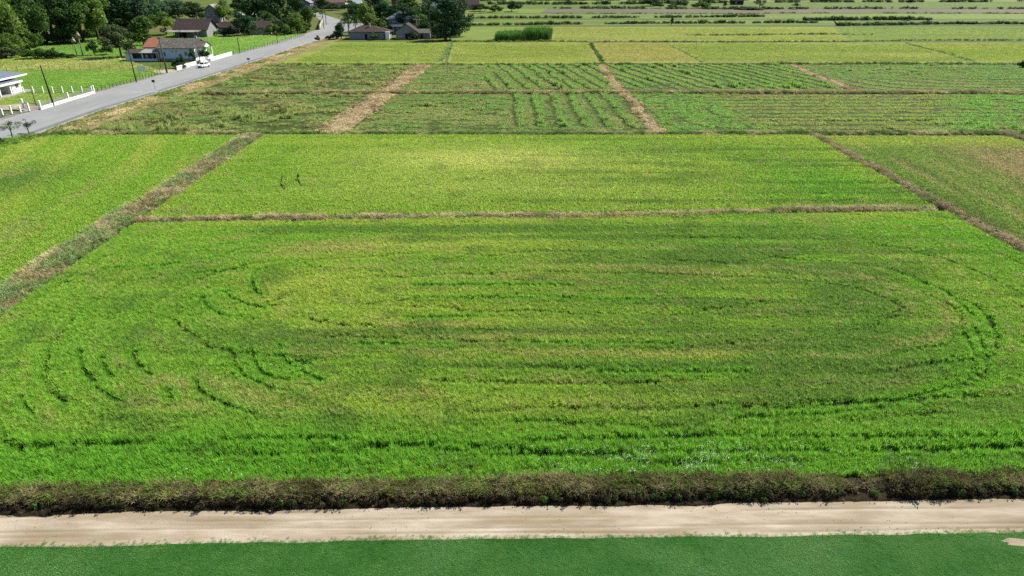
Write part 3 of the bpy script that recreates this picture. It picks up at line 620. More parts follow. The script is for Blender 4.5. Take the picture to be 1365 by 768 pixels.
hedge('hedgerow', 'shrub line at the near edge of the ploughed strip', [(620, 17.8), (800, 18.2), (960, 18.5), (1050, 17.5), (1200, 17.8), (1450, 18.5)], 3.5, .4, 412, .9, (84, 96, 56), (98, 104, 66), 'weed', 2.6, .4)
hedge('hedgerow', 'uneven dark shrub line at the back of the ploughed strip', [(720, 11.5), (850, 11.8), (1000, 12.4), (1180, 11.8), (1450, 12)], 5, .35, 413, 1.8, (60, 84, 46), (84, 100, 58), 'shrub', 2.6, .42)
hedge('hedgerow', 'far dark shrub line across the farthest green strips', [(650, 6), (800, 6), (1010, 3.5), (1120, 3), (1240, 3), (1450, 2)], 7, .25, 414, 2.6, (56, 80, 46), (80, 100, 58), 'shrub', 3.2, .42)
hedge('hedgerow', 'farthest pale shrub line before the edge of the plain', [(640, 1), (800, .5), (1000, .5), (1200, -.5), (1450, -1)], 9, .2, 415, 3.0, (64, 88, 54), (84, 104, 64), 'shrub', 4, .4)

# ================================================================== LEFT SIDE: road, gardens, pastures
M_ASPH = mat('asphalt', lin(164, 167, 166), lin(176, 178, 176), .5, rough=.85, c3=lin(154, 157, 156), s3=.08, bump=.01, bscale=12, stretch=(1, .25, 1))
M_ASPHD = mat('shaded_asphalt', lin(130, 134, 138), lin(144, 148, 150), .6, rough=.85, bump=.01, bscale=12)  # asphalt grey lowered to paint the shade in the gutter
M_CONC = mat('concrete', lin(190, 186, 176), lin(206, 202, 192), .8, rough=.85, c3=lin(168, 164, 152), s3=.3)
M_WALK = mat('pavement_concrete', lin(150, 152, 150), lin(170, 170, 164), .7, rough=.9, c3=lin(140, 138, 124), s3=.2)
M_DRIVE = mat('driveway_sand', lin(192, 182, 156), lin(206, 198, 176), .7, rough=.95, c3=lin(168, 156, 126), s3=.3)
road_l = pxl((-60, 182), (0, 163), (52, 147), (127, 125), (219, 101), (282, 82), (321, 72), (370, 58), (407, 47), (427, 40))
def ribbon(name, pts_a, pts_b, z0, z1, material):
    """slab between two lines of equal length: top and side faces"""
    n = len(pts_a); b = MB(); b.v = [(p[0], p[1], z1) for p in pts_a] + [(p[0], p[1], z1) for p in pts_b] + [(p[0], p[1], z0) for p in pts_a] + [(p[0], p[1], z0) for p in pts_b]
    for i in range(n - 1):
        b.f += [(i, i + 1, n + i + 1, n + i), (2 * n + i, 2 * n + i + 1, i + 1, i), (n + i, n + i + 1, 3 * n + i + 1, 3 * n + i)]
    b.f += [(0, n, 3 * n, 2 * n), (n - 1, 2 * n - 1, 4 * n - 1, 3 * n - 1)]
    return tag(b.build(name, material), kind='structure')
def resample(pts, n):
    P = [Vector(p) for p in pts]; L = [0]
    for a, b in zip(P[:-1], P[1:]): L.append(L[-1] + (b - a).length)
    t = np.linspace(0, L[-1], n); return [(float(a), float(b)) for a, b in zip(np.interp(t, L, [p[0] for p in P]), np.interp(t, L, [p[1] for p in P]))]
def offset(pts, o):
    out = []
    for i, p in enumerate(pts):
        a = Vector(pts[max(i - 1, 0)]); b = Vector(pts[min(i + 1, len(pts) - 1)]); d = (b - a).normalized(); out.append((p[0] + d.y * o, p[1] - d.x * o))
    return out
RL, RR = resample(road_l, 40), resample(road_r, 40)
ribbon('road', RL, RR, -.05, .06, M_ASPH)
ribbon('kerb', RR, offset(RR, .45), -.05, .14, M_CONC)
ribbon('kerb', offset(RL, -.25), RL, -.05, .16, M_CONC)
ribbon('pavement', offset(RL, -2.2), offset(RL, -.25), -.05, .13, M_WALK)
sheet('gutter_shade', offset(RR, -1.7)[:26] + offset(RR, -.3)[:26][::-1], .066, M_ASPHD)  # gutter shadow along the right kerb, painted as a darker strip
M_FADED = mat('faded_paint', lin(186, 190, 188), lin(166, 172, 174), 1.5, rough=.8)
sheet('road_marking', pxl((170, 123), (206, 121.4), (214, 123), (180, 124.6)), .07, M_FADED)
ju = pxl((427, 40), (436, 49), (448, 47), (466, 41), (500, 36), (500, 31), (463, 30.5), (452, 26), (431, 19.5), (424, 15), (412, 14), (421, 23), (431, 30))
sheet('road_bend', ju, .055, M_ASPH)
sheet('driveway', pxl((40, 149), (55, 146.5), (53, 143), (44, 141), (30, 139), (6, 141), (-30, 143), (-30, 148), (20, 147)), .15, M_DRIVE)
sheet('driveway', pxl((222, 99), (246, 94), (240, 92), (224, 93), (206, 94.5), (204, 97)), .15, M_DRIVE)
MGR = lambda i, a, b, c: mat('meadow_%d' % i, lin(*a) * .8, lin(*b) * .8, .5, c3=lin(*c), s3=.12, bump=.06, bscale=3)
A_GARDEN = [(-40, 152), (6, 142), (30, 140), (52, 144), (126, 124), (-40, 125)]
A_MEADOW = [(-60, 124), (126, 123.5), (214, 99), (214, 94), (-60, 94)]
A_STRIP = [(-60, 94), (214, 94), (180, 84), (165, 78), (-60, 76)]
A_PAST = [(-60, 76), (166, 77), (188, 66), (200, 50), (60, 48), (-60, 52)]
A_PAST2 = [(212, 78), (283, 79), (322, 70), (370, 57), (408, 46.5), (395, 44), (330, 48), (222, 46)]
for i, (P, a, b, c, zz) in enumerate(((A_GARDEN, (124, 156, 60), (146, 170, 76), (110, 148, 54), .02), (A_MEADOW, (112, 154, 52), (126, 166, 60), (104, 148, 48), .01),
                                  (A_STRIP, (146, 152, 82), (160, 164, 96), (118, 142, 66), .015), (A_PAST, (112, 154, 60), (128, 168, 70), (100, 144, 54), .012), (A_PAST2, (116, 158, 62), (134, 172, 74), (104, 148, 54), .02))):
    sheet('meadow', pxl(*P), zz, MGR(i, a, b, c))
def sward(name, label, pts, sp, seed, ca, cb, cc, hs):
    P = pxl(*pts); xs = [p[0] for p in P]; ys = [p[1] for p in P]
    x, y, rs = grid(min(xs), max(xs), min(ys), max(ys), sp, seed); k = inside(x, y, P); x, y = x[k], y[k]; n = len(x)
    a = fbm(x * .08, y * .08, seed); b = fbm(x * .3, y * .3, seed + 1)
    c = mixc(T(lin(*ca), n), T(lin(*cb), n), ss(.35, .65, a)); c = mixc(c, T(lin(*cc), n), ss(.55, .75, b) * .7)
    scatter(name, x, y, 0, c * rs.uniform(.85, 1.15, (n, 1)), 1.1, hs * (.5 + b) * rs.uniform(.8, 1.2, n), 'mid', label, 'grass', seed)
sward('meadow_grass', 'bright green meadow grass behind the white concrete post fence', A_MEADOW, .9, 501, (120, 156, 66), (134, 164, 74), (114, 148, 64), .5)
sward('garden_grass', 'mown garden grass between the white house and its front wall', A_GARDEN, .8, 502, (138, 162, 78), (150, 168, 88), (124, 152, 70), .25)
sward('strip_grass', 'olive grass strip below the belt of shrubs', A_STRIP, 1.0, 503, (150, 160, 84), (172, 172, 106), (112, 146, 62), .7)
sward('pasture_grass', 'bright pasture grass between the shrubs and the dark trees', A_PAST, 1.4, 504, (118, 156, 70), (134, 164, 82), (104, 142, 62), .7)
sward('pasture_grass', 'bright pasture grass behind the blue house and the white wall', A_PAST2, 1.2, 505, (124, 162, 72), (142, 172, 86), (108, 148, 64), .6)

# ------------------------------------------------------------------ building materials
WHITE = mat('white_paint', lin(250, 250, 246) * 1.7, lin(240, 240, 236) * 1.7, .6, rough=.7)
BLUEW = mat('pale_blue_paint', lin(200, 216, 236) * 1.8, lin(186, 206, 230) * 1.8, .7, rough=.75)
CREAM = mat('cream_paint', lin(216, 206, 186), lin(232, 222, 202), .7, rough=.75)
GREYW = mat('weathered_wall', lin(170, 172, 172), lin(190, 190, 186), .8, rough=.85)
PINKW = mat('pink_plaster', lin(226, 204, 192), lin(238, 220, 208), .8, rough=.8)
R_SLATE = mat('slate_blue_roof', lin(120, 132, 148), lin(136, 148, 162), .8, rough=.6, stretch=(1, 6, 1))
R_OLD = mat('old_tile_roof', lin(78, 76, 72), lin(168, 164, 154), 1.6, rough=.9, bump=.06, bscale=3, c3=lin(118, 112, 104), s3=.6)
R_RED = mat('red_tile_roof', lin(178, 116, 94), lin(196, 134, 110), 1.2, rough=.85, bump=.04, bscale=3)
R_BRN = mat('brown_tile_roof', lin(80, 70, 68), lin(106, 92, 88), 1.4, rough=.9, bump=.05, bscale=3, c3=lin(96, 86, 84), s3=.5)
R_GREY = mat('fibre_cement_roof', lin(160, 158, 150), lin(190, 188, 180), 1.0, rough=.8, c3=lin(120, 118, 112), s3=.4)
R_PALE = mat('pale_metal_roof', lin(190, 204, 208), lin(208, 218, 220), .9, rough=.45)
GLASS = mat('dark_glass', lin(44, 52, 60), lin(60, 70, 80), .8, rough=.15, spec=.6)
DARKW = mat('dark_interior', lin(46, 44, 46), lin(62, 58, 56), .8)
WOOD = mat('weathered_wood', lin(112, 96, 80), lin(138, 122, 102), 2, rough=.9)
POLEC = mat('pole_concrete', lin(112, 106, 98), lin(138, 132, 122), 1.5, rough=.9)
POLED = mat('dark_pole', lin(66, 62, 58), lin(84, 80, 74), 1.5, rough=.9)
METAL = mat('galvanised_metal', lin(140, 144, 146), lin(160, 164, 166), 2, rough=.5, spec=.5)
BARK = mat('bark', lin(92, 78, 62), lin(124, 108, 88), 2.0, rough=.95, bump=.05)
PALEBARK = mat('pale_bark', lin(170, 166, 152), lin(196, 192, 178), 1.5, rough=.9)

def window(parent, x, y, z, w, h, face, mframe=None, mpane=None, sill=True):
    """window set on a wall; face is the outward axis"""
    mframe = mframe or WHITE; mpane = mpane or GLASS; t = .06
    def B(bx, u0, u1, z0, z1, d0, d1):
        if face == '-y': bx.box(x + u0, x + u1, y - d1, y - d0, z + z0, z + z1)
        elif face == '+y': bx.box(x + u0, x + u1, y + d0, y + d1, z + z0, z + z1)
        elif face == '+x': bx.box(x + d0, x + d1, y + u0, y + u1, z + z0, z + z1)
        else: bx.box(x - d1, x - d0, y + u0, y + u1, z + z0, z + z1)
    f = MB(); a = w / 2; k = .09
    B(f, -a, a, 0, k, .002, t); B(f, -a, a, h - k, h, .002, t); B(f, -a, -a + k, k, h - k, .002, t); B(f, a - k, a, k, h - k, .002, t); B(f, -.03, .03, k, h - k, .002, t - .01)
    o = f.build('window', mframe, parent)
    p = MB(); B(p, -a + k, a - k, k, h - k, .004, .025); p.build('pane', mpane, o)
    if sill: q = MB(); B(q, -a - .08, a + .08, -.08, -.004, .002, .14); q.build('sill', mframe, o)
    return o
def gable(parent, x0, x1, y0, y1, ze, zr, material, axis='x', over=.5, th=.14):
    """gable roof slab with overhang"""
    b = MB()
    if axis == 'x':
        yc = (y0 + y1) / 2; s = (zr - ze) / (yc - y0)
        pr = [(y0 - over, ze - s * over), (yc, zr), (y1 + over, ze - s * over), (y1 + over, ze - s * over + th), (yc, zr + th), (y0 - over, ze - s * over + th)]
        b.prism(pr, x0 - over, x1 + over, 'x')
    else:
        xc = (x0 + x1) / 2; s = (zr - ze) / (xc - x0)
        pr = [(x0 - over, ze - s * over), (xc, zr), (x1 + over, ze - s * over), (x1 + over, ze - s * over + th), (xc, zr + th), (x0 - over, ze - s * over + th)]
        b.prism(pr, y0 - over, y1 + over, 'y')
    return b.build('roof', material, parent)
def walls_gable(parent, x0, x1, y0, y1, ze, zr, material, axis='x', name='wall'):
    b = MB()
    if axis == 'x': b.prism([(y0, 0), (y1, 0), (y1, ze), ((y0 + y1) / 2, zr - .02), (y0, ze)], x0, x1, 'x')
    else: b.prism([(x0, 0), (x1, 0), (x1, ze), ((x0 + x1) / 2, zr - .02), (x0, ze)], y0, y1, 'y')
    return b.build(name, material, parent)
def hip(parent, x0, x1, y0, y1, ze, zr, material, over=.7, th=.2, fascia=None):
    X0, X1, Y0, Y1 = x0 - over, x1 + over, y0 - over, y1 + over; w = min(X1 - X0, Y1 - Y0) / 2
    if X1 - X0 > Y1 - Y0: r = [(X0 + w, (Y0 + Y1) / 2), (X1 - w, (Y0 + Y1) / 2)]
    else: r = [((X0 + X1) / 2, Y0 + w), ((X0 + X1) / 2, Y1 - w)]
    b = MB(); z = ze + th
    b.v = [(X0, Y0, z), (X1, Y0, z), (X1, Y1, z), (X0, Y1, z), (r[0][0], r[0][1], zr), (r[1][0], r[1][1], zr)]
    b.f = [(0, 1, 5, 4), (1, 2, 5), (2, 3, 4, 5), (3, 0, 4)] if X1 - X0 > Y1 - Y0 else [(0, 1, 4), (1, 2, 5, 4), (2, 3, 5), (3, 0, 4, 5)]
    b.f.append((3, 2, 1, 0)); o = b.build('roof', material, parent)
    f = MB(); f.box(X0 + .003, X1 - .003, Y0 + .003, Y1 - .003, ze - .02, z - .004); f.build('fascia', fascia or WHITE, o)
    return o
# ------------------------------------------------------------------ white house at the near end of the road
h = empty('white_house', G(-12, 129))
o = h.location
def hx(px, py, z=0): return G(px, py, z) - o
# front faces the road (+x)
MB().box(-13, 0, -11, 9.6, .0, 3.5).build('wall', WHITE, h)
hip(h, -13, 1.6, -11, 10.2, 3.5, 6.3, R_SLATE, .9, .34)
pr = MB(); pr.prism([(.02, 3.05), (3.6, 2.55), (3.6, 2.75), (.02, 3.3)], -9.5, 6.9, 'y'); rf = pr.build('porch_roof', R_SLATE, h)
fb = MB(); fb.box(3.605, 3.75, -9.55, 6.95, 2.4, 2.82); fb.build('fascia', WHITE, rf)
MB().box(.02, 4.6, -10, 9.6, .0, .18).build('porch_floor', M_CONC, h)
MB().box(.01, 3.2, 3.4, 6.7, .19, 2.5).build('porch_room', WHITE, h)
window(h, 3.2, 5.2, 1.15, 1.3, 1.1, '+x')
for yy in (-8.8, -4.4, -1.2, 2.6): MB().box(3.1, 3.4, yy - .15, yy + .15, .19, 2.52).build('column', WHITE, h)
d = MB(); d.box(.003, .07, -.3, .9, .19, 2.3); dd = d.build('door', DARKW, h); MB().tube((.09, .75, 1.2), (.09, .75, 1.4), .03).build('handle', METAL, dd)
window(h, 0, -3, 1.1, 1.6, 1.2, '+x'); window(h, -6, 9.6, 1.2, 1.5, 1.2, '+y')
tag(h, 'white house with slate blue hipped roof and porch beside the meadow', 'house')

# white garden wall with netting
def wall_fence(pts, label, low=.55, ph=1.75, pw=.28):
    a = pts[0]; e = empty('garden_wall', (a[0], a[1], .12)); L = [Vector((p[0] - a[0], p[1] - a[1], 0)) for p in pts]
    for p, q in zip(L[:-1], L[1:]):
        d = (q - p); ang = math.atan2(d.y, d.x); m = MB().box(.15, d.length - .15, -.09, .09, -.12, low).build('base_wall', WHITE, e); m.location = p; m.rotation_euler.z = ang
        net = MB(); n = int(d.length / .3)
        for i in range(n + 1): net.tube((.2 + (d.length - .4) * i / n, 0, low + .002), (.2 + (d.length - .4) * i / n, 0, ph - .3), .016, n=4, cap=False)
        for zz in np.linspace(low + .15, ph - .32, 7): net.tube((.16, .002, zz), (d.length - .16, .002, zz), .018, n=4, cap=False)
        m2 = net.build('netting', METAL, e); m2.location = p; m2.rotation_euler.z = ang
    for p in L:
        m = MB().box(-pw / 2, pw / 2, -pw / 2, pw / 2, -.12, ph).build('post', WHITE, e); m.location = p; c2 = MB().box(-pw / 2 - .04, pw / 2 + .04, -pw / 2 - .04, pw / 2 + .04, ph + .002, ph + .1).build('cap', WHITE, m)
    return tag(e, label, 'wall')
wall_fence([tuple(G(55, 146, .1).xy), tuple(G(92, 134.5, .1).xy), tuple(G(126, 124.6, .1).xy)], 'low white garden wall with netting between posts along the road')
# kerb wall and tall white posts left of the gate
e = empty('garden_fence', (*G(-20, 160).xy, .0)); base = e.location
a, b2 = G(-20, 160) - base, G(40, 150.5) - base; dv = b2 - a; ang = math.atan2(dv.y, dv.x)
m = MB().box(0, dv.length, -.1, .1, 0, .4).build('base_wall', M_CONC, e); m.rotation_euler.z = ang
for k in range(6):
    p = a.lerp(b2, k / 5); hh = 2.1 if k in (3, 5) else 1.7
    m = MB().box(-.13, .13, -.13, .13, .4, hh).build('post', WHITE, e); m.location = p
rl = MB()
for zz in (.8, 1.2, 1.55): rl.tube((0, 0, zz), (dv.length, 0, zz), .02, n=5)
m = rl.build('wire', METAL, e); m.rotation_euler.z = ang
tag(e, 'white post fence on a low concrete kerb beside the driveway', 'fence')
# sliding gate
g0, g1 = G(33, 145), G(53, 146); e = empty('gate', g0); dv = g1 - g0; e.rotation_euler.z = math.atan2(dv.y, dv.x); L_ = dv.length
fr = MB().box(0, L_, -.03, .03, .1, .18).box(0, L_, -.03, .03, 1.25, 1.33).box(0, .08, -.03, .03, .18, 1.25).box(L_ - .08, L_, -.03, .03, .18, 1.25); fr.build('gate_frame', METAL, e)
for i in range(14): MB().box(.18 + i * (L_ - .4) / 13, .22 + i * (L_ - .4) / 13, -.015, .015, .18, 1.25).build('bar', METAL, e)
MB().box(-.35, -.02, -.17, .17, .05, 2.1).build('post', WHITE, e)
tag(e, 'grey bar gate across the driveway of the white house', 'gate')
# white concrete posts behind the garden
e = empty('post_fence', G(0, 124)); b0 = e.location.copy()
for i, px in enumerate((-8, 6, 19, 32, 45, 58, 71, 84, 97, 110, 123)):
    p = G(px, 124 - .4 * (px > 90)) - b0; m = MB().box(-.11, .11, -.11, .11, 0, 1.55).build('post', WHITE, e); m.location = p
w = MB(); p0, p1 = G(-8, 124) - b0, G(123, 123.6) - b0
for zz in (.5, .95, 1.4): w.tube((p0.x, p0.y, zz), (p1.x, p1.y, zz), .012, n=4)
w.build('wire', METAL, e); tag(e, 'row of slim white concrete fence posts behind the garden', 'fence')
# wooden fences
def post_fence(pts, n, label, hgt=1.25, r=.08, material=None, seed=0):
    P = resample(pts, n); R = random.Random(seed); e = empty('wooden_fence', (*P[0], 0)); me = None
    for i, p in enumerate(P):
        if me is None: m = MB().tube((0, 0, 0), (0, 0, hgt), r, r * .8, 7).build('post', material or WOOD, e); me = m
        else: m = me.copy(); COL.objects.link(m)
        m.location = (p[0] - P[0][0] + R.uniform(-.08, .08), p[1] - P[0][1], 0); m.rotation_euler = (R.uniform(-.06, .06), R.uniform(-.06, .06), 0); m.scale.z = R.uniform(.85, 1.15); m.parent = e
    w = MB()
    for zz in (.45, .8, 1.1):
        for a, b in zip(P[:-1], P[1:]): w.tube((a[0] - P[0][0], a[1] - P[0][1], zz), (b[0] - P[0][0], b[1] - P[0][1], zz), .01, n=3, cap=False)
    w.build('wire', METAL, e); return tag(e, label, 'fence')
post_fence(pxl((131, 122.5), (172, 111.5), (214, 99.5)), 20, 'dark wooden post fence along the road beside the meadow', seed=1)
post_fence(pxl((-20, 95), (60, 93.5), (130, 93), (200, 93)), 17, 'pale wooden post fence between the meadow and the olive strip', 1.3, .09, PALEBARK, 2)
post_fence(pxl((306, 74), (320, 71.5), (370, 58.5), (404, 48.5)), 30, 'wooden post fence beside the bright pasture past the white wall', seed=3)
post_fence(pxl((205, 92), (214, 90.5), (234, 94)), 5, 'short wooden fence by the shrubs of the blue house', 1.3, .09, seed=4)

# ------------------------------------------------------------------ utility poles
def pole(px, py, top, label, material, arm=True, r=.17, lean=0.0, armw=1.1, trans=False):
    b = G(px, py); hh = height(px, py, top); e = empty('utility_pole', b)
    MB().tube((0, 0, -.2), (lean * hh, 0, hh), r, r * .6, 10).build('shaft', material, e, True)
    if arm:
        a = MB().box(lean * hh - armw, lean * hh + armw, -.06, .06, hh - .75, hh - .6).build('crossarm', WOOD, e)
        for k in (-.9, -.35, .35, .9): MB().tube((lean * hh + k * armw, 0, hh - .598), (lean * hh + k * armw, 0, hh - .38), .06, .04, 6).build('insulator', METAL, e)
    if trans: MB().tube((lean * hh + .35, -.1, hh - 2.6), (lean * hh + .35, -.1, hh - 1.7), .26, .26, 10).build('transformer', METAL, e)
    return tag(e, label, 'pole', 'utility poles along the road')
pole(72, 141.5, 87, 'dark leaning utility pole in front of the low white garden wall', POLED, False, .2, -.06)
pole(182, 110.5, 65, 'thin dark utility pole beside the meadow fence along the road', POLED, False, .16, -.02)
pole(223, 98, 48, 'thick weathered utility pole near the driveway of the blue house', POLEC, True, .24, -.03, .6)
pole(268, 88, 53, 'slim utility pole in front of the white gable of the blue house', POLEC, False, .13)
pole(320, 72, 36, 'slim utility pole with crossarm past the end of the white wall', POLED, True, .13, 0, 1.5)
pole(370, 58.5, 26, 'slim utility pole beside the pasture in front of dark trees', POLED, True, .13, 0, .8)
pole(405.5, 48, 34, 'short post at the corner of the dark trees by the road', POLED, False, .12)
pole(432, 39, 8, 'tall utility pole standing at the bend beside the cream wall', POLED, True, .17, 0, .7)
pole(435, 33, 7, 'tall utility pole farther into the road bend', POLED, True, .17, 0, .7)
pole(49, 141.5, 108, 'short thin pole by the driveway gate of the white house', POLEC, False, .1, -.05)
# signs
def sign(name, label, px, py, top, w, hgt, mface, mpost, two=False, rz=0.0):
    b = G(px, py); hh = height(px, py, top); e = empty(name, b, rz)
    for k in ((-w * .4, w * .4) if two else (0,)):
        m = MB().tube((k, 0, 0), (k, 0, hh - .02), .045, .04, 7).build('post', mpost, e)
    MB().box(-w / 2, w / 2, -.09, -.05, hh - hgt, hh).build('panel', mface, e)
    return tag(e, label, 'sign')
SIGNB = mat('sign_back', lin(84, 88, 92), lin(104, 108, 110), 2, rough=.6); SIGNW = mat('faded_board', lin(240, 240, 234) * 1.9, lin(222, 228, 226) * 1.9, .9, rough=.6)
sign('road_sign', 'grey backed road sign on a thin post at the near road edge', 207, 120.5, 106.5, .75, .6, SIGNB, METAL)
sign('road_sign', 'dark road sign plate on the verge opposite the white wall', 332, 85, 77.5, 1.0, .5, SIGNB, METAL)
sign('board', 'pale bluish board on two posts behind the road fence', 190, 97.5, 88, 2.1, 1.5, SIGNW, METAL, True, .25)

# ------------------------------------------------------------------ blue house with annex and shed
h = empty('blue_house', G(214.5, 81)); k = 1 / ppm(214.5, 81)
Wd, Dp = 11.6, 9.5
walls_gable(h, 0, Wd, 0, Dp, 4.1, 6.3, WHITE, 'x'); MB().box(.05, Wd - .05, -.03, -.004, .0, 3.95).build('front_wall', BLUEW, h)
gable(h, 0, Wd, 0, Dp, 4.1, 6.3, R_OLD, 'x', .7, .16)
MB().box(-.1, Wd, -.16, -.034, .0, .7).build('plinth', GREYW, h)
for xx, ww in ((4.2, .8), (5.6, .8)): window(h, xx, -.03, 2.5, ww, .7, '-y')
window(h, 1.6, -.03, 1.3, .9, 1.5, '-y', BLUEW); window(h, 8.6, -.03, 1.4, 1.0, 1.6, '-y'); window(h, 10.6, -.03, 2.0, .9, .9, '-y')
window(h, Wd, 2.6, 1.5, 1.3, 1.3, '+x'); window(h, Wd, 6.6, 1.5, 1.3, 1.3, '+x')
pb = MB(); pb.prism([(1.0, 3.9), (4.75, 5.7), (8.5, 3.9), (8.5, 3.75), (4.75, 5.5), (1.0, 3.75)], Wd + .01, Wd + 2.6, 'x'); pb.build('porch_roof', R_OLD, h)
MB().prism([(1.5, 3.9), (8.0, 3.9), (4.75, 5.4)], Wd + 2.2, Wd + 2.3, 'x').build('porch_gable', WHITE, h)
for yy in (1.3, 8.1): MB().box(Wd + 2.1, Wd + 2.4, yy - .15, yy + .15, 0, 3.74).build('column', WHITE, h)
MB().box(Wd + 2.0, Wd + 2.3, 1.5, 7.9, 0, 1.1).build('parapet', WHITE, h)
MB().box(Wd - 2.2, Wd - 1.5, 6.6, 7.3, 5.0, 7.0).build('chimney', GREYW, h)
tag(h, 'pale blue house with old dark tiled roof and white gable at the road', 'house')
h = empty('red_roof_annex', G(186, 79)); h.location.y += 4.5
MB().box(0, 6.4, 0, 5, 0, 3.3).build('wall', GREYW, h); b = MB(); b.prism([(-.6, 3.2), (5.3, 5.6), (5.3, 5.75), (-.6, 3.36)], -.4, 6.6, 'x'); b.build('roof', R_RED, h)
window(h, 2, 0, 1.3, 1.2, 1.1, '-y'); tag(h, 'small annex with a red tiled roof behind the open shed', 'building')
h = empty('shed', G(169, 81.5))
MB().box(0, 2.2, 0, .12, 0, 2.5).build('wall', BLUEW, h); MB().box(0, .12, .121, 4.2, 0, 2.5).build('wall', BLUEW, h); MB().box(.121, 10.4, 4.08, 4.2, 0, 2.6).build('back_wall', GREYW, h)
MB().box(2.2, 10.2, .02, .1, 0, .75).build('low_wall', BLUEW, h); MB().box(5.2, 5.6, .0, .12, .752, 2.5).build('pillar', BLUEW, h)
b = MB(); b.prism([(-.7, 2.45), (4.6, 3.2), (4.6, 3.3), (-.7, 2.55)], -.4, 4.6, 'x'); b.build('roof', R_BRN, h)
b = MB(); b.prism([(-.9, 2.52), (4.6, 3.28), (4.6, 3.38), (-.9, 2.62)], 4.61, 11.0, 'x'); b.build('roof', R_GREY, h)
for xx in (10.3, 10.9): MB().box(xx - .14, xx + .14, -.5, -.22, 0, 2.5).build('post', PINKW, h)
tag(h, 'low open shed with grey sheet roof beside the blue house', 'shed')
CL = [mat('cloth_%d' % i, c, c * .9, 2, rough=.95) for i, c in enumerate((lin(230, 232, 236), lin(84, 96, 140), lin(150, 160, 190), lin(60, 64, 84)))]
for i, xx in enumerate((6.2, 7.1, 8.0, 8.9)):
    b = MB(); n = 6
    for j in range(n + 1):
        u = j / n * .7; b.v += [(u, .05 * math.sin(j * 2.1), 1.0), (u, .03 * math.sin(j * 2.1), 1.9)]
    b.f = [(2 * j, 2 * j + 2, 2 * j + 3, 2 * j + 1) for j in range(n)]
    c = b.build('hanging_cloth', CL[i], None); c.location = G(169, 81.5) + Vector((xx, .5, 0))
    sm = c.modifiers.new('thickness', 'SOLIDIFY'); sm.thickness = .02
    tag(c, ['white', 'blue', 'pale blue', 'dark'][i] + ' cloth hanging in the opening of the low shed', 'cloth', 'washing in the shed')
# white boundary wall
def white_wall(p, q, label, hh=1.25):
    a, b = G(*p), G(*q); e = empty('white_wall', a); d = b - a; e.rotation_euler.z = math.atan2(d.y, d.x); L_ = d.length; n = max(1, round(L_ / 4))
    for i in range(n): MB().box(i * L_ / n + .12, (i + 1) * L_ / n - .12, -.08, .08, 0, hh).build('panel', WHITE, e)
    for i in range(n + 1): MB().box(i * L_ / n - .118, i * L_ / n + .118, -.12, .12, 0, hh + .06).build('pillar', CREAM if i % 2 else WHITE, e)
    return tag(e, label, 'wall')
white_wall((236.5, 94.2), (262, 87), 'white boundary wall in front of the shrubs by the blue house'); white_wall((281, 82.2), (309, 74), 'white boundary wall running past the blue house to the pasture')
white_wall((268, 85.5), (277, 83), 'short taller white wall at the entrance of the blue house', 1.9)

